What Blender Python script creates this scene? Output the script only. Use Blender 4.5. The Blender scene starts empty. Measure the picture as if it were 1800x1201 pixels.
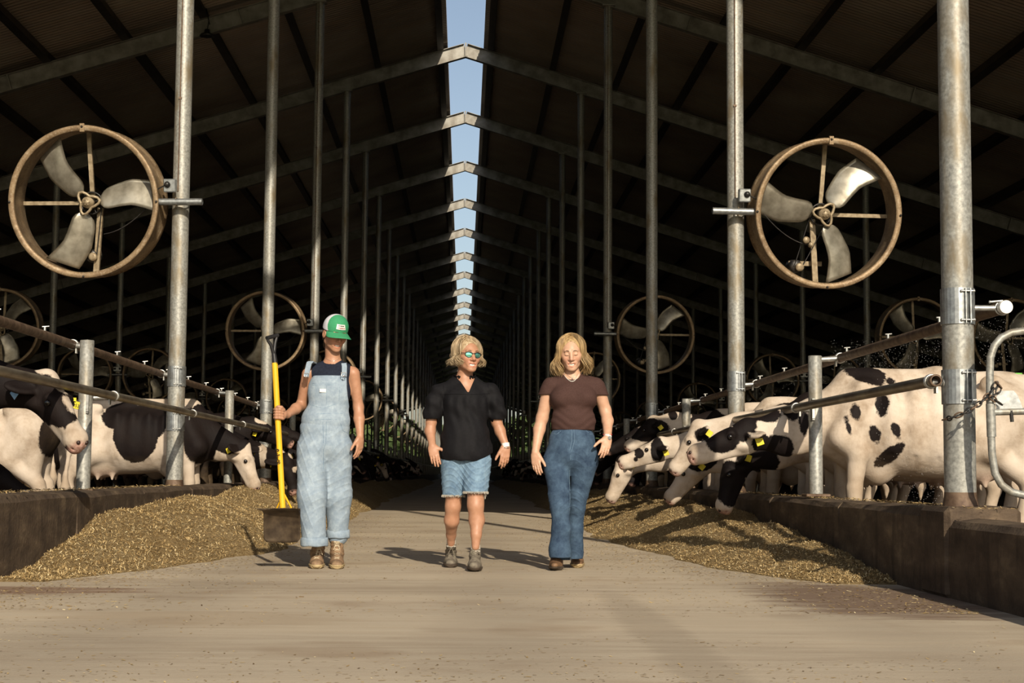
import bpy, math, random
import numpy as np
from mathutils import Vector, Matrix
random.seed(7); rng = np.random.default_rng(7)
scn = bpy.context.scene
col = scn.collection
# ------------------------------------------------------------ camera
W, H, FPX = 1800.0, 1201.0, 2830.0
CAM_H = 0.68; VPX, VPY = 815.0, 832.0
cy = Vector(((VPX-W/2)/FPX, -(VPY-H/2)/FPX, -1.0)).normalized()
ROLL = 0.0095
e = Vector((math.sin(ROLL), math.cos(ROLL), 0))
cz = (e - e.dot(cy)*cy).normalized()
cx = cy.cross(cz)
R_w2c = Matrix((cx, cy, cz)).transposed()       # columns are the camera space images of world x, y, z
R_c2w = R_w2c.transposed()
cam_data = bpy.data.cameras.new('camera'); cam = bpy.data.objects.new('camera', cam_data); col.objects.link(cam)
cam_data.sensor_width = 36.0; cam_data.lens = FPX*36.0/W
cam_data.clip_start = 0.1; cam_data.clip_end = 2000
cam.matrix_world = Matrix.Translation((0, 0, CAM_H)) @ R_c2w.to_4x4()
scn.camera = cam
def ray(px, py):
    return R_c2w @ Vector(((px-W/2)/FPX, -(py-H/2)/FPX, -1.0))
def P(px, py, Y):                                # the point seen at a pixel, at distance Y down the barn
    r = ray(px, py); t = Y/r.y
    return Vector((r.x*t, Y, CAM_H + r.z*t))
def G(px, py, z=0.0):
    r = ray(px, py); t = (z-CAM_H)/r.z
    return Vector((r.x*t, r.y*t, z))
# ------------------------------------------------------------ sky, sun, exposure
world = bpy.data.worlds.new('sky'); scn.world = world; world.use_nodes = True
wn = world.node_tree.nodes; wl = world.node_tree.links
bgn = wn['Background']
sky = wn.new('ShaderNodeTexSky'); sky.sky_type = 'NISHITA'; sky.sun_disc = False
SUN_DIR = Vector((-0.20, 1.0, -0.51)).normalized()
sky.sun_elevation = math.asin(-SUN_DIR.z)
sky.sun_rotation = math.atan2(-SUN_DIR.x, -SUN_DIR.y)
sky.air_density = 1.0; sky.dust_density = 1.5; sky.ozone_density = 1.0
hs_ = wn.new('ShaderNodeHueSaturation'); hs_.inputs['Saturation'].default_value = .82; wl.new(sky.outputs[0], hs_.inputs['Color']); wl.new(hs_.outputs[0], bgn.inputs[0]); bgn.inputs[1].default_value = 0.11
sun = bpy.data.lights.new('sun', 'SUN'); sun.energy = 5.2; sun.angle = math.radians(0.53); sun.color = (1.0, 0.88, 0.70)
so = bpy.data.objects.new('sun', sun); col.objects.link(so)
so.rotation_euler = SUN_DIR.to_track_quat('-Z', 'Y').to_euler(); so.location = (4, -10, 20)
scn.view_settings.view_transform = 'Standard'; scn.view_settings.look = 'None'
scn.view_settings.gamma = 1.0; scn.view_settings.use_curve_mapping = False
scn.view_settings.exposure = 0.0
# ------------------------------------------------------------ materials
def srgb(r, g, b):
    f = lambda c: (c/255/12.92 if c/255 <= .04045 else ((c/255+.055)/1.055)**2.4)
    return (f(r), f(g), f(b), 1)
class NT:
    def __init__(s, name):
        s.m = bpy.data.materials.new(name); s.m.use_nodes = True; s.t = s.m.node_tree
        s.b = s.t.nodes['Principled BSDF']; s.tc = s.t.nodes.new('ShaderNodeTexCoord')
    def n(s, typ, **kw):
        nd = s.t.nodes.new(typ)
        for k, v in kw.items():
            if k.startswith('i_'): nd.inputs[k[2:].replace('_', ' ')].default_value = v
            else: setattr(nd, k, v)
        return nd
    def l(s, a, b): s.t.links.new(a, b)
    def noise(s, scale, detail=3, rough=.55, vec=None, dim=None, stretch=None):
        nd = s.n('ShaderNodeTexNoise', i_Scale=scale, i_Detail=detail, i_Roughness=rough)
        v = vec or s.tc.outputs['Object']
        if stretch:
            mp = s.n('ShaderNodeMapping'); mp.inputs['Scale'].default_value = stretch; s.l(v, mp.inputs[0]); v = mp.outputs[0]
        s.l(v, nd.inputs['Vector']); return nd.outputs['Fac']
    def ramp(s, fac, stops, interp='LINEAR'):
        r = s.n('ShaderNodeValToRGB'); r.color_ramp.interpolation = interp
        while len(r.color_ramp.elements) < len(stops): r.color_ramp.elements.new(.5)
        for el, (p, c) in zip(r.color_ramp.elements, stops): el.position = p; el.color = c if len(c) == 4 else (*c, 1)
        s.l(fac, r.inputs[0]); return r.outputs[0]
    def mix(s, fac, a, b, typ='MIX'):
        nd = s.n('ShaderNodeMix', data_type='RGBA', blend_type=typ)
        for sock, v in ((nd.inputs[0], fac), (nd.inputs[6], a), (nd.inputs[7], b)):
            if hasattr(v, 'is_linked') or hasattr(v, 'links'): s.l(v, sock)
            else: sock.default_value = v
        return nd.outputs[2]
    def math(s, op, a, b=0.0, c=None):
        nd = s.n('ShaderNodeMath', operation=op)
        for i, v in enumerate((a, b) if c is None else (a, b, c)):
            if hasattr(v, 'links'): s.l(v, nd.inputs[i])
            else: nd.inputs[i].default_value = v
        return nd.outputs[0]
    def bump(s, h, strength=.3, dist=.01):
        bp = s.n('ShaderNodeBump', i_Strength=strength, i_Distance=dist); s.l(h, bp.inputs['Height']); s.l(bp.outputs[0], s.b.inputs['Normal'])
    def out(s, colr=None, rough=None, metal=None, spec=None):
        for nm, v in (('Base Color', colr), ('Roughness', rough), ('Metallic', metal), ('Specular IOR Level', spec)):
            if v is None: continue
            if hasattr(v, 'links'): s.l(v, s.b.inputs[nm])
            else: s.b.inputs[nm].default_value = v
        return s.m
def plain(name, c1, rough=.6, metal=0, c2=None, scale=20, spec=.4, bump=0, stretch=None, detail=3):
    k = NT(name); c2 = c2 or tuple(x*.75 for x in c1[:3])+(1,)
    f = k.noise(scale, detail, stretch=stretch); cc = k.ramp(f, [(.35, c2), (.65, c1)])
    if bump: k.bump(f, bump, .004)
    return k.out(cc, rough, metal, spec)
M = {}
M['galv'] = plain('galvanised_steel', (.40, .42, .42, 1), .42, .75, (.24, .25, .25, 1), 26, .5, .15, detail=6)
def post_mat():
    k = NT('weathered_galvanised_post')
    f = k.noise(45, 6); g = k.noise(5, 4, .65, stretch=(1, 1, .35))
    a = k.ramp(f, [(.3, (.185, .185, .17, 1)), (.7, (.39, .39, .355, 1))])
    b = k.mix(k.ramp(g, [(.48, (0, 0, 0)), (.66, (1, 1, 1))]), a, (.20, .165, .11, 1))
    k.bump(f, .12, .004); return k.out(b, .5, .35, .45)
M['post'] = post_mat()
M['rail'] = plain('worn_pipe_steel', (.27, .235, .17, 1), .4, .55, (.13, .10, .07, 1), 14, .5, .2, stretch=(1, .3, 1), detail=5)
M['rust'] = plain('rusty_pipe', (.17, .115, .075, 1), .6, .3, (.07, .04, .025, 1), 16, .4, .3, detail=5)
def ring_mat():
    k = NT('dusty_brown_fan_ring'); f = k.noise(9, 5, .6); g = k.noise(60, 4)
    a = k.ramp(f, [(.3, (.135, .085, .045, 1)), (.6, (.26, .18, .10, 1)), (.75, (.42, .34, .24, 1))])
    a = k.mix(k.ramp(g, [(.5, (0, 0, 0)), (.75, (.6, .6, .6))]), a, (.45, .38, .28, 1)); k.bump(g, .2, .004)
    return k.out(a, .55, .35, .4)
M['ring'] = ring_mat()
M['blade'] = plain('dusty_cast_blade', (.40, .37, .30, 1), .36, .6, (.22, .20, .155, 1), 7, .5, .1, detail=5)
M['arm'] = plain('tan_fan_bracket', (.36, .29, .19, 1), .5, .3, (.2, .15, .09, 1), 18)
M['dark'] = plain('dark_machine_metal', (.05, .045, .04, 1), .4, .5, (.02, .02, .02, 1), 20)
M['zinc'] = plain('bright_zinc', (.62, .62, .58, 1), .35, .7, (.4, .4, .38, 1), 40)
M['rafter'] = plain('grey_rafter_steel', (.29, .28, .25, 1), .55, .25, (.15, .135, .11, 1), 3.5, .4, 0, detail=7)
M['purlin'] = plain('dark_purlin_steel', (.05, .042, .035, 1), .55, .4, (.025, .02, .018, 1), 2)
def sheet_mat():
    k = NT('aged_corrugated_sheet'); f = k.noise(.45, 5, .6); g = k.noise(1.3, 6, .7, stretch=(.25, 3, .25))
    a = k.ramp(f, [(.3, (.26, .21, .17, 1)), (.55, (.38, .32, .26, 1)), (.75, (.5, .43, .34, 1))])
    a = k.mix(k.ramp(g, [(.45, (0, 0, 0)), (.75, (.7, .7, .7))]), a, (.42, .30, .2, 1))
    return k.out(a, .3, .55, .6)
M['sheet'] = sheet_mat()
def floor_mat():
    k = NT('dusty_concrete_floor'); g = k.tc.outputs['Object']
    f1 = k.noise(.55, 5, .6, stretch=(.45, 1.6, 1)); f2 = k.noise(3.2, 6, .7, stretch=(.3, 2.2, 1)); f3 = k.noise(70, 4, .7); f4 = k.noise(1.1, 3)
    a = k.ramp(f1, [(.3, (.33, .265, .19, 1)), (.5, (.43, .355, .26, 1)), (.72, (.52, .43, .31, 1))])
    a = k.mix(k.ramp(f2, [(.42, (0, 0, 0)), (.62, (.6, .6, .6))]), a, (.49, .42, .315, 1))
    a = k.mix(k.ramp(f4, [(.56, (0, 0, 0)), (.7, (.5, .5, .5))]), a, (.27, .19, .12, 1))
    sp = k.ramp(f3, [(.64, (0, 0, 0)), (.70, (1, 1, 1))]); a = k.mix(k.math('MULTIPLY', sp, .6), a, (.66, .54, .36, 1))
    sd = k.ramp(f3, [(.30, (1, 1, 1)), (.36, (0, 0, 0))]); a = k.mix(k.math('MULTIPLY', sd, .5), a, (.09, .065, .04, 1))
    # tyre worn dark bands running down the alley
    sx = k.n('ShaderNodeSeparateXYZ'); k.l(g, sx.inputs[0])
    wob = k.math('MULTIPLY_ADD', f4, .5, sx.outputs[0])
    wv = k.math('SINE', k.math('MULTIPLY', wob, 3.7)); wv = k.math('MULTIPLY', k.math('MAXIMUM', wv, 0.0), k.math('MULTIPLY', f2, .42))
    a = k.mix(wv, a, (.20, .165, .125, 1))
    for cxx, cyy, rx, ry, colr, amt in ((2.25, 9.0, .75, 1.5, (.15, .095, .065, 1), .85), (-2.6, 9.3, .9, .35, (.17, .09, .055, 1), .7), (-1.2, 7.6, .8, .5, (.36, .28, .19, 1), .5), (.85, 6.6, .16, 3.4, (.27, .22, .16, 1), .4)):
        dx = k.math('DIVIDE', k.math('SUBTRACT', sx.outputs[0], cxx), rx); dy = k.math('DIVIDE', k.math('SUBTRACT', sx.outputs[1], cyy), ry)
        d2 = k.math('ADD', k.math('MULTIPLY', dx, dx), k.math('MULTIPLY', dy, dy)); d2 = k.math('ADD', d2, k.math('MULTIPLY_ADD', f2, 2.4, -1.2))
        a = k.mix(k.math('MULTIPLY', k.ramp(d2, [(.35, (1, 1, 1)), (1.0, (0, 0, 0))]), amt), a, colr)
    k.bump(k.math('ADD', f2, k.math('MULTIPLY', f3, .5)), .35, .012)
    return k.out(a, .85, 0, .25)
M['floor'] = floor_mat()
def curb_mat():
    k = NT('manure_stained_concrete'); f = k.noise(2.5, 6, .65, stretch=(1, 1, 3)); g = k.noise(7, 6, .7, stretch=(1, 1, .2)); h = k.noise(40, 4)
    a = k.ramp(f, [(.3, (.045, .03, .02, 1)), (.55, (.10, .07, .045, 1)), (.75, (.20, .145, .09, 1))])
    a = k.mix(k.ramp(g, [(.5, (0, 0, 0)), (.7, (.8, .8, .8))]), a, (.028, .019, .014, 1))
    k.bump(k.math('ADD', g, h), .5, .012); return k.out(a, .8, 0, .3)
M['curb'] = curb_mat()
def feed_mat():
    k = NT('chopped_feed'); f = k.noise(45, 5, .75); g = k.noise(1.6, 4); h = k.noise(140, 3, .8)
    a = k.ramp(f, [(.3, (.15, .10, .045, 1)), (.5, (.36, .26, .13, 1)), (.7, (.56, .44, .25, 1))])
    a = k.mix(k.ramp(g, [(.4, (0, 0, 0)), (.7, (.5, .5, .5))]), a, (.23, .145, .055, 1))
    k.bump(k.math('ADD', f, h), 1.0, .02); return k.out(a, .9, 0, .15)
M['feed'] = feed_mat()
def chaff_mat():
    k = NT('straw_chaff'); at = k.n('ShaderNodeAttribute', attribute_name='tone')
    a = k.ramp(at.outputs['Fac'], [(0, (.13, .08, .03, 1)), (.35, (.30, .20, .085, 1)), (.7, (.50, .37, .18, 1)), (1, (.72, .60, .36, 1))])
    return k.out(a, .8, 0, .2)
M['chaff'] = chaff_mat()
def hide_mat(name, mode):
    k = NT(name); ob = k.tc.outputs['Object']
    n1 = k.noise(9, 4, .6); n2 = k.noise(60, 3)
    if mode == 'attr':
        at = k.n('ShaderNodeAttribute', attribute_name='patch')
        v = k.math('ADD', at.outputs['Fac'], k.math('MULTIPLY_ADD', n1, .06, -.03)); v = k.math('ADD', v, k.math('MULTIPLY_ADD', n2, .02, -.01))
        fac = k.math('MULTIPLY_ADD', v, 90.0, .5)
    else:
        oi = k.n('ShaderNodeObjectInfo')
        nn = k.n('ShaderNodeTexNoise', noise_dimensions='4D', i_Scale=1.55, i_Detail=2.5, i_Roughness=.5)
        k.l(ob, nn.inputs['Vector']); k.l(k.math('MULTIPLY', oi.outputs['Random'], 37.0), nn.inputs['W'])
        fac = k.math('MULTIPLY_ADD', k.math('SUBTRACT', nn.outputs['Fac'], .56), 60.0, .5)
    cl = k.n('ShaderNodeClamp'); k.l(fac, cl.inputs[0])
    dirt = k.noise(3, 5, .65)
    white = k.ramp(dirt, [(.32, (.30, .23, .165, 1)), (.5, (.48, .40, .32, 1)), (.65, (.57, .49, .41, 1))])
    black = k.ramp(dirt, [(.35, (.012, .008, .007, 1)), (.7, (.006, .0045, .005, 1))])
    a = k.mix(cl.outputs[0], black, white)
    a2 = k.n('ShaderNodeAttribute', attribute_name='pink')
    a = k.mix(a2.outputs['Fac'], a, k.ramp(n2, [(.35, (.28, .14, .11, 1)), (.65, (.50, .32, .26, 1))]))
    a3 = k.n('ShaderNodeAttribute', attribute_name='soil')
    sf = k.math('MULTIPLY', a3.outputs['Fac'], k.ramp(k.noise(12, 5, .7), [(.35, (.25, .25, .25)), (.65, (1, 1, 1))]))
    a = k.mix(sf, a, (.22, .15, .08, 1))
    k.bump(k.math('ADD', k.noise(26, 4, .6, stretch=(1, 1, .4)), k.math('MULTIPLY', k.noise(5, 4, .6), 1.5)), .35, .012)
    return k.out(a, .7, 0, .12)
M['hide'] = hide_mat('holstein_hide_spotted', 'attr'); M['hide_any'] = hide_mat('holstein_hide', 'rand')
def skin_mat(name, base, shade):
    k = NT(name); at = k.n('ShaderNodeAttribute', attribute_name='red'); f = k.noise(30, 4)
    a = k.ramp(f, [(.3, shade), (.7, base)])
    a = k.mix(at.outputs['Fac'], a, (.46, .12, .085, 1))
    k.b.inputs['Subsurface Weight'].default_value = .08; k.b.inputs['Subsurface Radius'].default_value = (.02, .008, .004)
    return k.out(a, .48, 0, .4)
M['skin_tan'] = skin_mat('tanned_skin', (.42, .225, .14, 1), (.36, .18, .105, 1))
M['skin_fair'] = skin_mat('fair_skin', (.54, .33, .225, 1), (.47, .265, .17, 1))
def denim_mat(name, light, dark, scale=3.0, amt=.5):
    k = NT(name); f = k.noise(scale*5, 5, .7); w = k.noise(260, 2, .5, stretch=(1, 1, .25)); v = k.noise(28, 5, .7, stretch=(1, 1, .8))
    a = k.ramp(f, [(.3, dark), (.68, light)]); a = k.mix(k.math('MULTIPLY', k.ramp(v, [(.35, (1, 1, 1)), (.6, (0, 0, 0))]), amt), a, dark)
    at = k.n('ShaderNodeAttribute', attribute_name='seam'); a = k.mix(at.outputs['Fac'], a, dark)
    k.bump(k.math('ADD', w, v), .35, .003); return k.out(a, .85, 0, .15)
M['denim_pale'] = denim_mat('pale_washed_denim', (.34, .41, .47, 1), (.19, .25, .32, 1), 3, .6)
M['denim_mid'] = denim_mat('faded_blue_denim', (.22, .33, .43, 1), (.09, .15, .23, 1), 3, .4)
M['denim_dark'] = denim_mat('dark_blue_denim', (.075, .125, .19, 1), (.02, .036, .068, 1), 2, .4)
M['navy'] = plain('navy_knit', (.013, .018, .033, 1), .85, 0, (.009, .012, .022, 1), 80, .2)
M['black'] = plain('black_cotton', (.0075, .007, .0085, 1), .75, 0, (.005, .005, .006, 1), 60, .15)
M['brown'] = plain('dark_brown_knit', (.062, .033, .028, 1), .85, 0, (.050, .026, .022, 1), 120, .15)
M['hair'] = plain('blonde_hair', (.50, .35, .17, 1), .45, 0, (.20, .12, .05, 1), 55, .5, stretch=(1, 1, .12))
M['hair_grey'] = plain('ash_blonde_hair', (.55, .43, .27, 1), .45, 0, (.23, .155, .08, 1), 55, .5, stretch=(1, 1, .2))
M['hair_brown'] = plain('brown_hair', (.10, .055, .03, 1), .5, 0, (.05, .028, .015, 1), 40, .4)
M['green'] = plain('green_cap_twill', (.045, .27, .125, 1), .8, 0, (.038, .23, .105, 1), 150, .2)
M['mesh'] = plain('white_cap_mesh', (.62, .62, .66, 1), .8, 0, (.46, .46, .50, 1), 400, .2)
M['white'] = plain('white_enamel', (.75, .73, .68, 1), .4, 0, (.68, .66, .6, 1), 40)
M['eye'] = plain('dark_wet_eye', (.010, .008, .008, 1), .12, 0, (.006, .005, .005, 1), 10, .6)
M['nostril'] = plain('dark_nostril', (.03, .015, .012, 1), .4)
M['yellow'] = plain('yellow_fibreglass', (.78, .44, .018, 1), .45, 0, (.72, .39, .015, 1), 12)
M['black_plastic'] = plain('black_plastic', (.022, .021, .022, 1), .4, 0, (.015, .015, .016, 1), 20)
M['ink'] = plain('black_ink', (.015, .013, .012, 1), .6)
M['scoop'] = plain('worn_scoop_steel', (.10, .072, .045, 1), .5, .3, (.035, .024, .016, 1), 12, .4, .2, detail=6)
M['boot'] = plain('tan_boot_leather', (.27, .175, .10, 1), .7, 0, (.17, .105, .06, 1), 25)
M['boot_sole'] = plain('pale_boot_sole', (.42, .32, .17, 1), .7, 0, (.26, .19, .10, 1), 30)
M['boot_grey'] = plain('grey_trail_shoe', (.20, .175, .13, 1), .75, 0, (.11, .09, .07, 1), 35)
M['sole_dark'] = plain('dark_shoe_sole', (.075, .055, .04, 1), .7)
M['boot_brown'] = plain('brown_western_leather', (.21, .12, .062, 1), .55, 0, (.10, .055, .03, 1), 14)
M['lace'] = plain('cream_lace', (.55, .46, .32, 1), .8)
M['sock'] = plain('cream_sock', (.55, .50, .42, 1), .9)
M['sock_dark'] = plain('dark_sock', (.05, .022, .012, 1), .9)
M['tag'] = plain('yellow_ear_tag', (.75, .62, .03, 1), .5)
M['tag_green'] = plain('green_ear_tag', (.10, .55, .33, 1), .5)
M['tag_blue'] = plain('blue_ear_tag', (.25, .42, .62, 1), .5)
M['silver'] = plain('silver', (.65, .64, .62, 1), .25, .9)
M['red'] = plain('red_ink', (.45, .05, .05, 1), .6)
M['orange'] = plain('orange_sticker', (.62, .36, .03, 1), .5)
M['lens'] = plain('mirrored_green_lens', (.22, .62, .50, 1), .12, .85, (.18, .55, .45, 1), 5)
M['leaf'] = plain('tree_leaves', (.085, .12, .035, 1), .7, 0, (.035, .06, .02, 1), .9, .3, detail=6)
M['bark'] = plain('tree_bark', (.10, .08, .05, 1), .9)
M['grass'] = plain('meadow_grass', (.15, .22, .05, 1), .9, 0, (.10, .15, .035, 1), .3)
M['curtain'] = plain('side_curtain', (.04, .04, .04, 1), .8, 0, (.03, .03, .03, 1), 2)
M['spray'] = plain('grass_green_paint', (.16, .45, .08, 1), .8)
k = NT('water_drop'); k.b.inputs['Transmission Weight'].default_value = .6; M['water'] = k.out((.9, .9, .9, 1), .08, 0, .6)
# ------------------------------------------------------------ mesh helpers
def np_mesh(name, V, F, mat, smooth=True, attrs=None):
    """V (n,3), F (m,k) with k = 3 or 4"""
    V = np.asarray(V, np.float32); F = np.asarray(F, np.int32)
    me = bpy.data.meshes.new(name); me.vertices.add(len(V)); me.vertices.foreach_set('co', V.ravel())
    kk = F.shape[1]; me.loops.add(F.size); me.loops.foreach_set('vertex_index', F.ravel())
    me.polygons.add(len(F)); me.polygons.foreach_set('loop_start', np.arange(0, F.size, kk, dtype=np.int32))
    me.polygons.foreach_set('use_smooth', np.full(len(F), smooth))
    me.update(calc_edges=True)
    if attrs:
        for an, av in attrs.items():
            a = me.attributes.new(an, 'FLOAT', 'POINT'); a.data.foreach_set('value', np.asarray(av, np.float32))
    me.materials.append(mat); return me
def link(name, me, parent=None, loc=None):
    o = bpy.data.objects.new(name, me); col.objects.link(o)
    if parent: o.parent = parent
    if loc is not None: o.location = loc
    return o
def thing(name, label, cat, loc=(0, 0, 0), rot=(0, 0, 0), group=None):
    o = bpy.data.objects.new(name, None); col.objects.link(o); o.location = loc; o.rotation_euler = rot
    o.empty_display_size = .1; o['label'] = label; o['category'] = cat
    if group: o['group'] = group
    return o
def tag(o, label, cat, group=None, kind=None):
    o['label'] = label; o['category'] = cat
    if group: o['group'] = group
    if kind: o['kind'] = kind
    return o
class MB:
    """collects shapes and links them as one mesh"""
    def __init__(s, off=(0, 0, 0)): s.v = []; s.f = []; s.sm = []; s.off = Vector(off)
    def add(s, vs, fs, smooth=False):
        b = len(s.v); s.v += [tuple(Vector(p)-s.off) for p in vs]; s.f += [tuple(i+b for i in f) for f in fs]; s.sm += [smooth]*len(fs); return s
    def box(s, c, size, rot=None, bev=0.0):
        c = Vector(c); hx, hy, hz = [x/2 for x in size]; R = rot if rot is not None else Matrix.Identity(3)
        if bev <= 0:
            vs = [c + R @ Vector((x*hx, y*hy, z*hz)) for x in (-1, 1) for y in (-1, 1) for z in (-1, 1)]
            fs = [(0, 1, 3, 2), (4, 6, 7, 5), (0, 4, 5, 1), (2, 3, 7, 6), (0, 2, 6, 4), (1, 5, 7, 3)]
            return s.add(vs, fs)
        b = min(bev, hx*.9, hy*.9, hz*.9); vs = []; idx = {}
        for x in (-1, 1):
            for y in (-1, 1):
                for z in (-1, 1):
                    for a in range(3):
                        q = [x*(hx-b), y*(hy-b), z*(hz-b)]; q[a] = (x, y, z)[a]*(hx, hy, hz)[a]
                        idx[(x, y, z, a)] = len(vs); vs.append(c + R @ Vector(q))
        fs = []
        for a in range(3):
            u, w = [i for i in range(3) if i != a]
            for sg in (-1, 1):
                cs = []
                for (p, q) in ((-1, -1), (1, -1), (1, 1), (-1, 1)):
                    t = [0, 0, 0]; t[a] = sg; t[u] = p; t[w] = q; cs.append(idx[(*t, a)])
                if (sg > 0) == (a == 1): cs.reverse()
                fs.append(tuple(cs))
        for a in range(3):
            u, w = [i for i in range(3) if i != a]
            for p in (-1, 1):
                for q in (-1, 1):
                    t0 = [0, 0, 0]; t0[a] = -1; t0[u] = p; t0[w] = q; t1 = list(t0); t1[a] = 1
                    fs.append((idx[(*t0, u)], idx[(*t1, u)], idx[(*t1, w)], idx[(*t0, w)]))
        for x in (-1, 1):
            for y in (-1, 1):
                for z in (-1, 1): fs.append(tuple(idx[(x, y, z, a)] for a in range(3)))
        return s.add(vs, fs)
    def tube(s, pts, r, n=10, caps=True, flat=None, smooth=True):
        pts = [Vector(p) for p in pts]; rs = r if hasattr(r, '__len__') else [r]*len(pts)
        vs = []; up = None
        for i, p in enumerate(pts):
            d = (pts[min(i+1, len(pts)-1)]-pts[max(i-1, 0)]).normalized()
            if up is None: up = Vector((0, 0, 1)) if abs(d.z) < .9 else Vector((0, 1, 0))
            a = d.cross(up)
            if a.length < 1e-5: up = Vector((1, 0, .3)); a = d.cross(up)
            a.normalize(); b = a.cross(d).normalized(); up = b
            fa, fb = flat or (1, 1)
            for j in range(n):
                t = 2*math.pi*j/n; vs.append(p + a*math.cos(t)*rs[i]*fa + b*math.sin(t)*rs[i]*fb)
        fs = [(i*n+j, i*n+(j+1) % n, (i+1)*n+(j+1) % n, (i+1)*n+j) for i in range(len(pts)-1) for j in range(n)]
        s.add(vs, fs, smooth)
        if caps: s.add(vs[:n], [tuple(range(n))]); s.add(vs[-n:], [tuple(reversed(range(n)))])
        return s
    def lathe(s, prof, n=48, axis='Y', c=(0, 0, 0), closed=False, smooth=True):
        c = Vector(c); vs = []
        for (r, h) in prof:
            for j in range(n):
                t = 2*math.pi*j/n; a, b = r*math.cos(t), r*math.sin(t)
                vs.append(c + Vector({'Y': (a, h, b), 'Z': (a, b, h), 'X': (h, a, b)}[axis]))
        m = len(prof); fs = [(i*n+j, i*n+(j+1) % n, ((i+1) % m)*n+(j+1) % n, ((i+1) % m)*n+j) for i in range(m if closed else m-1) for j in range(n)]
        return s.add(vs, fs, smooth)
    def torus(s, c, R, r, axis=(0, 0, 1), n=20, k=8, sc=(1, 1)):
        ax = Vector(axis).normalized(); u = ax.orthogonal().normalized(); w = ax.cross(u)
        pts = []; vs = []
        for i in range(n):
            t = 2*math.pi*i/n; d = u*math.cos(t)*sc[0] + w*math.sin(t)*sc[1]; ce = Vector(c)+d*R; dn = d.normalized()
            for j in range(k):
                q = 2*math.pi*j/k; vs.append(ce + dn*math.cos(q)*r + ax*math.sin(q)*r)
        fs = [(i*k+j, ((i+1) % n)*k+j, ((i+1) % n)*k+(j+1) % k, i*k+(j+1) % k) for i in range(n) for j in range(k)]
        return s.add(vs, fs, True)
    def ball(s, c, r, n=10, m=7, sc=(1, 1, 1), R=None):
        vs = []; R = R or Matrix.Identity(3)
        for i in range(m+1):
            a = math.pi*i/m
            for j in range(n):
                t = 2*math.pi*j/n
                vs.append(Vector(c) + R @ Vector((r*sc[0]*math.sin(a)*math.cos(t), r*sc[1]*math.sin(a)*math.sin(t), r*sc[2]*math.cos(a))))
        return s.add(vs, [(i*n+j, (i+1)*n+j, (i+1)*n+(j+1) % n, i*n+(j+1) % n) for i in range(m) for j in range(n)], True)
    def mesh(s, name, mat):
        me = bpy.data.meshes.new(name); me.from_pydata(s.v, [], s.f); me.polygons.foreach_set('use_smooth', s.sm); me.materials.append(mat); me.update(); return me
    def build(s, name, mat, parent=None, loc=None): return link(name, s.mesh(name, mat), parent, loc)
def copy_tree(o, parent=None):
    c = o.copy(); col.objects.link(c)
    if parent: c.parent = parent
    for ch in list(o.children): copy_tree(ch, c)
    return c
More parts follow.
